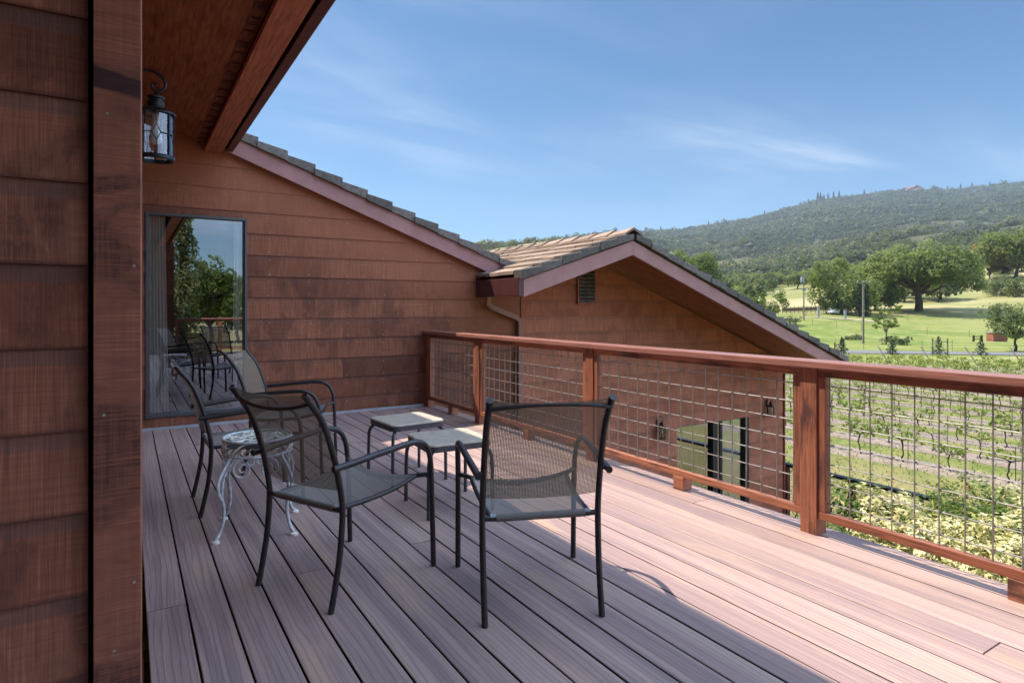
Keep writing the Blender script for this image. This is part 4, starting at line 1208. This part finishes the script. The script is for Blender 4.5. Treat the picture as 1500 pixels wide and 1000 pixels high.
def cone_tree(label, mat, seed, H, W, loc, n, leafsize, name='conifer_tree', group=None, base=.06, power=1.0, cat='tree'):
    rng = np.random.default_rng(seed)
    k = rng.random(n)**.7; z = H*(base+(1-base)*(1-k)); a = rng.random(n)*2*PI
    lay = .75+.35*np.sin(z/H*26+a*2)
    rr = W*.5*(k**power)*(.55+.45*np.sqrt(rng.random(n)))*lay
    C = np.stack([np.cos(a)*rr, np.sin(a)*rr, z], 1); Nn = np.stack([np.cos(a), np.sin(a), np.full(n, .5)], 1)
    fm = quads_mesh('crown', leaf_quads(C, Nn, leafsize*(.6+.8*rng.random(n)), rng, .45), np.clip(rng.random(n), 0, 1), mat)
    t = empty(name, loc); tag(t, label, cat, group)
    mb = MB(); mb.tube([(0, 0, -.3), (0, 0, H*.5), (0, 0, H*.97)], [H*.016+.02, H*.011+.012, .01], 7); mb.build('trunk', M['bark'], t, smooth=True)
    link('crown', fm, t); return t

# the big valley oak in the meadow
tree('large spreading oak alone in the meadow with its round shadow beside it', 'oak', M['oak'], 4, 17.2, 24.5, 4.6, .75, 70, 420, .62, at(1346, 152), 0, None, .62, 'oak_tree', .30, droop=1.6, wide=.80)
tree('dark full oak at the right edge of the photo, above the yellow tree', 'oak', M['oak'], 8, 19, 22, 3.4, .5, 50, 420, .75, at(1486, 222), 1, None, .8, 'oak_tree', .45, wide=1.0)
tree('yellow ochre tree beside the dark oak on the right hillside', 'tree', M['ochre'], 9, 15, 11, 2.5, .25, 24, 260, .6, at(1450, 232), 0, None, .9, 'tree', .5)
tree('round green tree to the left of the two thin cypresses', 'tree', M['oak'], 10, 12.5, 13.0, 1.2, .35, 34, 380, .5, at(1233, 148), 0, None, .9, 'tree', .75, wide=1.15)
tree('light green bushy tree directly behind the cypresses', 'tree', M['bright'], 11, 10, 12, 1.0, .3, 26, 300, .45, at(1283, 160), 0, None, .9, 'tree', .7, wide=1.1)
tree('young bright green tree with twin trunks left of the transformer pole', 'tree', M['bright'], 12, 6.9, 5.2, 1.5, .10, 22, 170, .24, at(1133, 118), 0, None, .9, 'tree', .6)
tree('yellowish sapling half hidden beyond the roof slope', 'tree', M['ochre'], 13, 4.0, 3.2, 1.2, .07, 10, 110, .22, at(1107, 122), 0, None, .9, 'tree', .5)
tree('slender young tree standing by the utility pole', 'tree', M['bright'], 14, 6.1, 3.6, 1.7, .08, 15, 105, .22, at(1297, 84), 0, None, .55, 'tree', .75)
tree('grey green tree with a dark trunk at the right edge beside the road', 'tree', M['oakgrey'], 15, 5.6, 5.6, 1.35, .12, 30, 210, .22, at(1487, 68.5), 0, None, .85, 'tree', .55, wide=1.05)
tree('fresh green tree showing over the right slope of the gable roof', 'tree', M['bright'], 16, 17, 15, 2.5, .3, 36, 330, .55, at(1003, 150), 0, None, .9, 'tree', .5)
for i, (px, h, lab) in enumerate(((1259, 8.2, 'thin dark cypress to the left of the bare utility pole'), (1269, 8.0, 'thin dark cypress just to the right of the bare utility pole'))):
    cone_tree(lab, M['cypress'], 30+i, h, 2.0, at(px, 140), 1500, .35, 'cypress_tree', None, .02, .35)
for i, (px, h, lab) in enumerate(((1233, 1.9, 'conifer sapling at the vineyard end nearest the roof corner'), (1307, 1.75, 'conifer sapling by the road between two leaning end posts'), (1375, 2.0, 'conifer sapling inside the open timber gate frame'), (1437, 1.9, 'conifer sapling by the road, left of the grey green tree'))):
    cone_tree(lab, M['conifer'], 40+i, h, 1.5, at(px, 60.5), 420, .17, 'conifer_sapling', None, .1, .9)
for i, (px, d, w_, h, lab) in enumerate(((1157, 117, 4.2, 1.3, 'low grey green shrub by the foot of the transformer pole'), (1313, 83, 3.6, .85, 'low grass green shrub behind the young tree by the pole'), (1250, 97, 3.0, .8, 'low shrub in the meadow left of the pole'))):
    tree(lab, 'shrub', M['oakgrey'], 60+i, h, w_, .1, .05, 12, 130, .22, at(px, d), 0, None, .8, 'shrub', .8, 'shrub')
for i, (px, d, w_, h, lab) in enumerate(((1440, 206, 13, 4.4, 'wide dark shrub on the slope left of the dark oak'), (1468, 182, 9, 4.8, 'grey green bush at the foot of the slope by the dark oak'), (1494, 176, 8, 6.0, 'green bush under the dark oak at the right edge'))):
    tree(lab, 'shrub', M['oakgrey'], 70+i, h, w_, .3, .08, 22, 230, .36, at(px, d), 0, None, .85, 'shrub', .8, 'shrub')

# trees on the lower hillside, each one its own object (crowns shared between copies)
protos = []
for k in range(7):
    mt = [M['oakgrey'], M['oak'], M['oakgrey'], M['oak'], M['bright'], M['oakgrey'], M['oakgrey']][k]
    h = [9, 10, 8, 11, 8, 7.5, 10][k]; w_ = [12, 13, 11, 14, 9, 10, 12][k]
    t = tree('grey green oak among the trees covering the lower hillside', 'oak', mt, 100+k, h, w_, 1.9, .3, 26, 120, .75, (0, 0, 0), 0, 'oaks covering the lower hillside', .8, 'oak_tree', .5, wide=1.1)
    if k == 4: t['label'] = 'lighter green tree among the oaks on the lower hillside'; t['group'] = 'light green trees on the lower hillside'
    if k in (1, 3): t['label'] = 'dark green oak among the trees on the lower hillside'; t['group'] = 'dark oaks on the lower hillside'
    protos.append(t)
def clearing(px, d, x, y):
    Yp = 450-(float(zg(x, y))-CZ)/d*F
    n = float(fbm(x/42, y/42, 3, 3))
    if 1130 < px < 1262 and 165 < d < 300: return True
    if 1385 < px < 1530 and 105 < d < 228: return True
    if 1410 < px < 1500 and 225 < d < 330 and n > .42: return True
    return n > .60
rg = random.Random(50); cnt = 0; used = [False]*7; spots = []
tries = 0
while cnt < 262 and tries < 6000:
    tries += 1
    px = rg.uniform(690, 1570); d = 168+rg.random()**1.25*230
    if px < 1000 and d < 230: continue
    x, y, z = at(px, d)
    if clearing(px, d, x, y): continue
    if any((x-a)**2+(y-b)**2 < 34 for a, b in spots): continue
    if 1255 < px < 1425 and d < 178: continue
    if 1440 < px < 1520 and d < 185: continue
    spots.append((x, y)); k = rg.choice((0, 0, 1, 2, 3, 4, 5, 6, 6)); s = rg.uniform(.55, 1.05)
    o = protos[k] if not used[k] else copy_tree(protos[k]); used[k] = True
    o.location = (x, y, z-.2); o.rotation_euler = (0, 0, rg.uniform(0, 6.28)); o.scale = (s*rg.uniform(.9, 1.15), s*rg.uniform(.9, 1.15), s*rg.uniform(.85, 1.15)); cnt += 1

# the wooded hills beyond, far past counting
def clumps(n, pmin, pmax, dmin, dmax, sz, nq, qs, thr, seed, light=0., sd=.2):
    rng = np.random.default_rng(seed)
    px = rng.uniform(pmin, pmax, n); d = np.sqrt(rng.uniform(dmin**2, dmax**2, n))
    cxx = (px-750)/F*d; x = math.sin(YAW)*d+math.cos(YAW)*cxx; y = math.cos(YAW)*d-math.sin(YAW)*cxx
    m = fbm(x/75, y/75, 3, 21)
    keep = m < thr; x, y, d, m = x[keep], y[keep], d[keep], m[keep]; n = len(x)
    z = zg(x, y); s = sz*np.clip(np.exp(rng.normal(0, .38, n)), .4, 1.75)
    tone = np.clip(.40+1.1*(fbm(x/55, y/55, 3, 33)-.5)+1.0*(fbm(x/260, y/260, 3, 35)-.5)+rng.normal(0, sd, n)+light, 0, 1)
    dirs = rand_dirs(n*nq, rng).reshape(n, nq, 3); dirs[..., 2] = np.abs(dirs[..., 2])*1.1-.12
    dirs /= np.linalg.norm(dirs, axis=2, keepdims=True)
    rad = s[:, None, None]*np.array([.5, .5, .55])
    C = np.stack([x, y, z+s*.30], 1)[:, None, :]+dirs*rad*(.75+.35*rng.random((n, nq, 1)))
    Q = leaf_quads(C.reshape(-1, 3), dirs.reshape(-1, 3)+np.array([0, 0, .2]), np.repeat(s, nq)*qs*(.7+.6*rng.random(n*nq)), rng, .85, .5)
    Rn = np.clip(np.repeat(tone, nq)+rng.normal(0, .09, n*nq), 0, 1)
    return Q, Rn
parts_ = [clumps(6600, 560, 1640, 370, 790, 8.0, 64, .17, .53, 1, .26), clumps(14000, 640, 1700, 980, 1500, 7.5, 24, .30, .68, 2, -.02, .13), clumps(27000, 840, 1740, 1450, 2330, 8.0, 13, .42, .68, 3, -.05, .11), clumps(1900, 760, 1740, 980, 2300, 15, 34, .26, .50, 4, -.25, .1)]
Q = np.concatenate([p_[0] for p_ in parts_]); Rn = np.concatenate([p_[1] for p_ in parts_])
tag(link('hill_forest', quads_mesh('hill_forest', Q, Rn, M['forest'])), 'oak woods and scrub covering the far hills and the mountain', 'forest', None, 'stuff')
# conifers standing on the ridge line
prt = None; rg = random.Random(8)
for px in [1198, 1202, 1207, 1213, 1221, 1229, 1184, 1172, 1143, 1266, 1369, 1407, 1450, 1474, 1120, 968, 1038, 1241, 1388, 1424]:
    x, y, z = at(px, 2270+rg.uniform(-40, 20)); s = rg.uniform(.75, 1.25)*(1.25 if 1190 < px < 1232 else .85)
    if prt is None: prt = o = cone_tree('dark conifer standing up from the mountain ridge line', M['conifer'], 91, 26, 11, (0, 0, 0), 420, 3.2, 'conifer_tree', 'conifers along the ridge')
    else: o = copy_tree(prt)
    o.location = (x, y, z); o.scale = (s, s, s)
# rocky knob on the summit
mb = MB(); x0, y0, z0 = at(1336, 2280); rng = np.random.default_rng(6)
bm = bmesh.new(); bmesh.ops.create_icosphere(bm, subdivisions=3, radius=1)
for v in bm.verts:
    k = 1+.35*(float(fbm(v.co.x*3+9, v.co.y*3+v.co.z*2, 3, 4))-.5)*2
    v.co = Vector((v.co.x*48*k, v.co.y*40*k, v.co.z*17*k))
me = bpy.data.meshes.new('rock_outcrop'); bm.to_mesh(me); bm.free(); me.materials.append(plain('red brown rock', (.27, .17, .125), .95, 0, .1, .35, .08))
o = link('rock_outcrop', me); o.location = (x0, y0, z0+2); o.rotation_euler = (0, 0, .6); tag(o, 'reddish bare rock knob on the mountain summit', 'rock')

# ------------------------------------------------------------------ vineyard
def make_vine(seed, n):
    rng = np.random.default_rng(seed); mb = MB()
    h = .50+.1*rng.random()
    P = [Vector((rng.normal()*.02, rng.normal()*.03, z)) for z in np.linspace(-.05, h, 6)]
    mb.tube(P, [.027, .022, .019, .019, .022, .026], 7, smooth=2)
    tips = []
    for s in (-1, 1):
        L = .38+.18*rng.random()
        A = [P[-1], P[-1]+Vector((rng.normal()*.02, s*L*.4, .06)), P[-1]+Vector((rng.normal()*.03, s*L, .05+rng.normal()*.03))]
        mb.tube(A, [.019, .014, .009], 6, smooth=3)
        for k in range(4):
            b = A[1].lerp(A[2], k/3) if k else A[1].lerp(A[0], .5)
            t = b+Vector((rng.normal()*.10, rng.normal()*.07, .10+.17*rng.random()))
            mb.tube([b, b.lerp(t, .5)+Vector((rng.normal()*.02, 0, 0)), t], [.006, .005, .003], 5); tips.append((b, t))
    tips.append((P[-1], P[-1]+Vector((0, 0, .25))))
    C = []; 
    for i in range(n):
        b, t = tips[rng.integers(len(tips))]; u = .15+1.0*rng.random()
        C.append(b.lerp(t, u)+Vector(rng.normal(size=3)*np.array([.06, .06, .045])))
    C = np.array([tuple(c) for c in C]); 
    Q = leaf_quads(C, np.tile([0, 0, .8], (n, 1)), .095*(.6+.8*rng.random(n)), rng, 1.0, 1.0)
    return mb, quads_mesh('foliage', Q, np.clip(rng.normal(.5, .22, n), 0, 1), M['vine'])
VP = []
for k in range(6):
    mb, fm = make_vine(200+k, [60, 105, 34, 80, 145, 45][k])
    t = empty('grapevine'); tr_ = mb.build('trunk', M['vinewood'], t, smooth=True); link('foliage', fm, t); VP.append(t)
def edge_y(x): return (83.0-x)/1.04
spots = []; rg = random.Random(61)
for r in range(26):
    xr = 18.75+2.35*r
    y = -4+rg.random()
    while y < edge_y(xr)-1:
        spots.append((xr+rg.uniform(-.06, .06), y, r)); y += 1.25+rg.uniform(-.1, .1)
def ppx(x, y):
    d = math.sin(YAW)*x+math.cos(YAW)*y; c = math.cos(YAW)*x-math.sin(YAW)*y
    return (750+F*c/d if d > 0 else -1e4), d
vis = [s for s in spots if 1140 < ppx(*s[:2])[0] < 1520 and ppx(*s[:2])[1] > 0]
# drop most of what the rail or the roof hides, keep the nearest
vis.sort(key=lambda s: s[0])
near = vis[:290]; rest = [s for s in spots if s not in near]
used = [False]*6; n_end = {}
for i, (x, y, r) in enumerate(near):
    k = rg.choice((0, 1, 2, 3, 4, 5, 0, 2)) if 0 < r < 9 else rg.choice((1, 3, 4, 4))
    o = VP[k] if not used[k] else copy_tree(VP[k]); used[k] = True
    s = rg.uniform(.70, .95)*(1.12 if r == 0 else 1)
    o.location = (x, y, float(zg(x, y))); o.rotation_euler = (0, 0, rg.choice((0, PI))+rg.uniform(-.15, .15)); o.scale = (s, s*rg.uniform(.9, 1.2), s)
    tag(o, ('grapevine with a bare trunk in the row nearest the shrub' if r == 0 else 'leafing grapevine in the near rows of the vineyard' if r < 6 else 'small leafing grapevine in the far rows of the vineyard before the road'), 'grapevine',
        'vines of the nearest row' if r == 0 else 'vines of the near rows' if r < 6 else 'vines of the far rows')
# all other vines of the field, past counting
rng = np.random.default_rng(64); S = np.array([(x, y) for x, y, r in rest]); n = len(S); nq = 34
Zs = zg(S[:, 0], S[:, 1])
C = np.stack([S[:, 0], S[:, 1], Zs+.66], 1)[:, None, :]+rng.normal(size=(n, nq, 3))*np.array([.11, .36, .13])
Q = leaf_quads(C.reshape(-1, 3), np.tile([0, 0, .8], (n*nq, 1)), .13*(.6+.8*rng.random(n*nq)), rng, 1.0, 1.0)
T = np.stack([S[:, 0], S[:, 1], Zs], 1)
def post_quads(T, h, w_):
    o = np.array([[-w_, 0, 0], [w_, 0, 0], [w_, 0, h], [-w_, 0, h]]); o2 = np.array([[0, -w_, 0], [0, w_, 0], [0, w_, h], [0, -w_, h]])
    return np.concatenate([T[:, None, :]+o[None], T[:, None, :]+o2[None]])
fv = link('vineyard_rows', quads_mesh('vineyard_rows', Q, np.clip(rng.normal(.5, .22, n*nq), 0, 1), M['vine']))
tag(fv, 'rows of leafing vines filling the rest of the vineyard up to the road', 'vineyard', None, 'stuff')
link('trunks', quads_mesh('trunks', post_quads(T, .60, .028), rng.random(2*n), M['vinewood']), fv)
# trellis of each row: stakes, wires
for r in range(26):
    xr = 18.75+2.35*r; y0 = -4; y1 = edge_y(xr)
    if y1 < y0+4: continue
    t = empty('trellis_row', (0, 0, 0))
    tag(t, ('wire and stake trellis of the vine row nearest the house' if r == 0 else 'wire and stake trellis of a vine row'), 'trellis', None if r == 0 else 'trellises of the vine rows')
    y = y0+.4
    while y < y1:
        mb = MB(); z = float(zg(xr, y)); mb.tube([(xr+.05, y, z-.1), (xr+.05, y, z+.98+rg.uniform(-.1, .2))], .011, 5); y += 2.5 if r < 8 else 6
        if 1130 < ppx(xr, y)[0] < 1530: mb.build('stake', M['stake'], t)
    if r < 9:
        mb = MB()
        for hz in (.36, .60, .92):
            mb.tube([(xr+.04, yy, float(zg(xr, yy))+hz) for yy in np.linspace(y0, y1, 12)], .0035 if hz > .5 else .007, 4, cap=False)
        mb.build('wires', M['blackwire'], t)
    z = float(zg(xr, y1)); mb = MB(); mb.tube([(xr, y1-.9, z-.1), (xr, y1+.05, z+1.45)], [.055, .05], 8); mb.build('end_post', M['pole'], t)

# weeds and grass tufts on the alleys, past counting
rng = np.random.default_rng(70); n = 26000
x = 10.5+rng.random(n)**1.5*24; y = -1+rng.random(n)*26
px_ = 750+F*(math.cos(YAW)*x-math.sin(YAW)*y)/(math.sin(YAW)*x+math.cos(YAW)*y)
k = (px_ > 1100) & (px_ < 1560); x, y = x[k], y[k]; n = len(x)
fr = np.abs(((x-18.75)/2.35+.5) % 1-.5)
k = (fr > .17) | (x < 17.5) | (rng.random(n) < .18); x, y = x[k], y[k]; n = len(x)
z = zg(x, y); h = .03+.07*rng.random(n)**2; a = rng.random(n)*PI; w_ = .008+.012*rng.random(n); ln = rng.normal(0, .04, (n, 2))
dx, dy = np.cos(a)*w_, np.sin(a)*w_
Q = np.stack([np.stack([x-dx, y-dy, z-.01], 1), np.stack([x+dx, y+dy, z-.01], 1), np.stack([x+dx*.4+ln[:, 0], y+dy*.4+ln[:, 1], z+h], 1), np.stack([x-dx*.4+ln[:, 0], y-dy*.4+ln[:, 1], z+h], 1)], 1)
tag(link('grass', quads_mesh('grass', Q, np.clip(fbm(x/1.3, y/1.3, 3, 2)+rng.normal(0, .2, n), 0, 1), M['grassblade'])), 'grass and weeds growing in the alleys between the vines', 'grass', None, 'stuff')

# ------------------------------------------------------------------ variegated shrub under the railing
rng = np.random.default_rng(80)
sh = empty('variegated_shrub', (7.3, 2.6, -3.2)); tag(sh, 'large cream and green variegated shrub below the deck railing', 'shrub')
bl = []
for i in range(64):
    x = rng.uniform(-3.0, 3.2); y = rng.uniform(-3.4, 1.65)
    e = max((x/3.9)**2, 0)*.5+max(0, (y/2.4)**2 if y > 0 else (y/4.2)**2)*.5
    bl.append((np.array([x, y, 1.76-.72*e+rng.normal()*.10-.15*max(0, -x)]), rng.uniform(.42, .75)))
CC = []; NN = []; TT = []
for (c, rr) in bl:
    nt_ = 175; d = rand_dirs(nt_, rng); d[:, 2] = np.abs(d[:, 2])*1.0-.35; d /= np.linalg.norm(d, axis=1, keepdims=True)
    P = c+d*rr*np.array([1.05, 1.05, .8])*(.72+.34*rng.random((nt_, 1)))
    green = (fbm(P[:, 0]*.55+4, P[:, 1]*.55+7, 2, 8) > .57)
    for p_, dd, gr in zip(P, d, green):
        m = 9; q = rand_dirs(m, rng)*.055+dd*rng.random((m, 1))*.06
        CC.append(p_+q); NN.append(np.tile(dd*.6+np.array([0, 0, .7]), (m, 1))+q*9); TT.append(np.clip((.16 if gr else .70)+rng.normal(0, .17, m), 0, 1))
CC = np.concatenate(CC); NN = np.concatenate(NN); TT = np.concatenate(TT); n = len(CC)
link('foliage', quads_mesh('foliage', leaf_quads(CC, NN, (.066)*(.7+.6*rng.random(n)), rng, .5, .7), TT, M['varieg']), sh)
mb = MB()
for (c, rr) in bl:
    b = Vector((c[0]*.35+rng.normal()*.2, c[1]*.35+rng.normal()*.2, -.05)); q = Vector(c)
    mb.tube([b, b.lerp(q, .5)+Vector(rng.normal(size=3)*.12), q], [.035, .022, .010], 6, smooth=3)
    for k in range(3):
        d = Vector(rand_dirs(1, rng)[0]); d.z = abs(d.z); mb.tube([q*.98, q+d*rr*.85], [.007, .003], 5)
mb.build('stems', M['bark'], sh, smooth=True)

# ------------------------------------------------------------------ poles, posts, fences
def pole(label, px, d, h, kind):
    x, y, z = at(px, d); t = empty('utility_pole', (x, y, z), -YAW); tag(t, label, 'pole')
    mb = MB(); mb.tube([(0, 0, -.5), (0, 0, h)], [.16, .11], 10); mb.build('mast', M['pole'], t, smooth=True)
    if kind == 0:
        mb = MB(); mb.box(-.95, -.16, h-.32, .95, -.06, h-.20); mb.build('crossarm', M['pole'], t)
        for q in (-.85, .0, .85):
            mb = MB(); mb.lathe([(0, h-.02), (.05, h-.03), (.07, h-.10), (.03, h-.19)], q, -.11, 8); mb.build('insulator', M['white'], t)
        mb = MB(); mb.tube([(-.5, -.1, h-.3), (0, -.1, h-.9)], .025, 6); mb.build('brace', M['pole'], t)
    else:
        mb = MB(); mb.lathe([(0, h-1.15), (.30, h-1.12), (.32, h-1.0), (.32, h-.2), (.26, h-.08), (0, h-.05)], -.38, -.1, 14); mb.build('transformer', M['transformer'], t, smooth=True)
        mb = MB(); mb.box(-.6, -.17, h-.05, .6, -.07, h+.07); mb.build('crossarm', M['pole'], t)
        mb = MB(); mb.box(-.45, -.2, h-2.75, .45, -.1, h-2.62); mb.lathe([(0, h-2.65), (.16, h-2.65), (.16, h-2.2), (0, h-2.2)], -.28, -.18, 8); mb.lathe([(0, h-2.65), (.14, h-2.65), (.14, h-2.3), (0, h-2.3)], .22, -.18, 8); mb.build('equipment', M['transformer'], t)
        mb = MB()
        for q in (-.5, 0, .5): mb.lathe([(0, h+.25), (.06, h+.22), (.06, h+.08)], q, -.12, 8)
        mb.build('insulator', M['white'], t)
    return t
pole('bare wooden utility pole with a short crossarm in the meadow', 1264.5, 86, 8.75, 0)
pole('utility pole carrying a grey transformer, on the left of the meadow', 1177.5, 124, 8.6, 1)
def fence(label, pts, h, step, mat, rails=0, wires=3, rad=.035):
    t = empty('wire_fence', (0, 0, 0)); tag(t, label, 'fence'); L = 0; P = [Vector(p) for p in pts]
    tops = []
    for a, b in zip(P, P[1:]):
        n = max(1, int((b-a).length/step))
        for i in range(n): tops.append(a.lerp(b, i/n))
    tops.append(P[-1])
    for q in tops:
        q.z = float(zg(q.x, q.y)); mb = MB(); hh = h*random.uniform(.93, 1.05); mb.tube([(q.x, q.y, q.z-.2), (q.x+random.uniform(-.03, .03), q.y, q.z+hh)], rad, 6); mb.build('post', mat, t)
    mb = MB()
    for k in range(wires):
        mb.tube([(q.x, q.y, q.z+h*(.25+.7*k/max(1, wires-1))) for q in tops], .006, 4, cap=False)
    mb.build('wires', M['blackwire'], t)
roadside = [(66.0+t*12.3+2.9, 38.0-t*11.8+3.0) for t in (-1.2, 3.2)]
fence('thin wire fence along the far side of the road', [(*q, 0) for q in roadside], 1.35, 2.9, M['stake'], 0, 4, .022)
fence('wire fence across the meadow below the big oak', [(*at(px, dd)[:2], 0) for px, dd in ((1190, 117), (1300, 111), (1420, 104), (1530, 98))], 1.3, 4.0, M['stake'], 0, 3, .03)
fence('fence of thin posts round the small vineyard beyond the transformer pole', [(*at(px, dd)[:2], 0) for px, dd in ((1140, 136), (1200, 138), (1256, 138), (1330, 134))], 1.5, 3.4, M['greywood'], 0, 3, .05)
# pale gate posts by the path
for px, h, lab in ((1199, 2.3, 'broad pale post standing by the dirt path'), (1238, 2.0, 'pale grey post with a dark cap farther along the fence')):
    x, y, z = at(px, 131); t = empty('gate_post', (x, y, z), -YAW); tag(t, lab, 'post')
    mb = MB(); mb.box(-.22, -.15, -.2, .22, .15, h); mb.build('shaft', M['transformer'], t, bevel=.02)
    mb = MB(); mb.box(-.26, -.19, h+.002, .26, .19, h+.12); mb.build('capstone', M['greywood'], t, bevel=.02)
# open timber frame by the road
x, y, z = at(1377, 61.5); t = empty('timber_gate', (x, y, z), -YAW); tag(t, 'open timber gate frame of two tall posts and crossbars by the road', 'gate')
for q in (-.75, .75):
    mb = MB(); mb.tube([(q, 0, -.2), (q, 0, 1.75)], .065, 8); mb.build('post', M['greywood'], t)
for hz in (.6, 1.45):
    mb = MB(); mb.tube([(-.75, 0, hz), (.75, 0, hz-.05)], .04, 8); mb.build('crossbar', M['greywood'], t)
x, y, z = at(1231, 61.0); t = empty('fence_post', (x, y, z), -YAW); tag(t, 'dark braced post pair at the vineyard corner by the roof', 'post')
for q in (-.55, .35):
    mb = MB(); mb.tube([(q, 0, -.2), (q, 0, 1.6 if q > 0 else 1.3)], .06, 8); mb.build('post', M['darkwood'], t)
mb = MB(); mb.tube([(-.55, 0, 1.1), (.35, 0, 1.1)], .035, 8); mb.build('crossbar', M['darkwood'], t)
# dark wooden fence bay and the small red shed at the right
x, y, z = at(1433, 92); t = empty('wooden_fence', (x, y, z), -YAW); tag(t, 'short dark wooden fence bay beside the red shed', 'fence')
for q in (-.7, .5):
    mb = MB(); mb.box(q-.11, -.1, -.2, q+.11, .1, .95); mb.build('post', M['darkwood'], t)
for hz in (.35, .7):
    mb = MB(); mb.box(-.59, -.03, hz, .39, .03, hz+.12); mb.build('rail', M['darkwood'], t)
x, y, z = at(1460, 93); t = empty('shed', (x, y, z), -YAW); tag(t, 'small faded red board shed by the grey green tree', 'shed')
mb = MB()
for k in range(11): mb.box(-1.05+k*.19, -.7, -.2, -1.05+k*.19+.182, -.67, 1.25, r=random.random())
mb.box(-1.04, -.668, -.2, 1.02, .7, 1.24); mb.build('wall', M['redbox'], t)
mb = MB(); mb.prism([(-.85, 1.26), (.85, 1.42), (.85, 1.48), (-.85, 1.32)], 0, -1.18, 1.18); mb.build('roof', M['greywood'], t)
# white car far off by the trees
x, y, z = at(1219, 146); t = empty('parked_car', (x, y, z), -YAW+1.45); tag(t, 'white car parked far off below the round green tree', 'car')
mb = MB(); mb.prism([(-2.1, .35), (-2.15, .8), (-1.5, .92), (-.9, 1.42), (.75, 1.45), (1.5, .95), (2.1, .85), (2.15, .35)], 1, -.8, .8); mb.build('body', M['white'], t, bevel=.06)
mb = MB(); mb.prism([(-1.3, .96), (-.85, 1.36), (.7, 1.38), (1.25, .98)], 1, -.812, .812); mb.build('window', M['frame_bk'], t)
for q in (-1.35, 1.35):
    for s in (-1, 1):
        mb = MB(); 
        mb.tube([(q, s*.62, .33), (q, s*.83, .33)], .33, 16); w_ = mb.build('wheel', M['tyre'], t)
# small far vineyard block: brown rows
for k in range(5):
    P = [at(px, 152+k*3.2) for px in range(1146, 1216, 6)]
    t = empty('young_vine_row', (0, 0, 0)); tag(t, 'brown row of bare young vines in the small far vineyard', 'vine row', 'rows of the small far vineyard')
    mb = MB()
    for (x, y, z) in P: mb.tube([(x, y, z-.1), (x, y, z+1.3)], .05, 5)
    mb.build('stakes', M['darkwood'], t)
    mb = MB(); mb.tube([(x, y, z+.9) for x, y, z in P], .07, 5); mb.tube([(x, y, z+.5) for x, y, z in P], .05, 5); mb.build('canes', M['vinewood'], t)

# ------------------------------------------------------------------ trees behind us, mirrored in the tall window
cone_tree('tall shaggy evergreen mirrored in the tall window', M['oakgrey'], 301, 11.5, 1.7, (1.80, -12.5, -3.3), 6000, .17, 'evergreen_tree', None, .12, .55)
tree('leafy green tree mirrored in the middle of the tall window', 'tree', M['bright'], 302, 10.2, 6.5, 2.6, .22, 40, 330, .30, (7.6, -60, float(zg(7.6, -60))), 0, None, .85, 'tree', .6)
tree('second green tree mirrored low in the tall window', 'tree', M['oak'], 303, 8.0, 9.0, 1.8, .2, 30, 300, .36, (12.5, -75, float(zg(12.5, -75))), 0, None, .85, 'tree', .7)

# ------------------------------------------------------------------ the air itself
hz = bpy.data.materials.new('haze'); hz.use_nodes = True; hn = hz.node_tree; hn.nodes.clear()
ho = hn.nodes.new('ShaderNodeOutputMaterial'); pv = hn.nodes.new('ShaderNodeVolumePrincipled')
pv.inputs['Color'].default_value = (.72, .84, 1, 1); pv.inputs['Density'].default_value = .00011; pv.inputs['Anisotropy'].default_value = .2
hn.links.new(pv.outputs[0], ho.inputs['Volume'])
mb = MB(); mb.box(-3300, -3300, -60, 3300, 3300, 620); tag(mb.build('haze', hz), 'thin blue haze over the valley and the hills', 'haze', None, 'stuff')
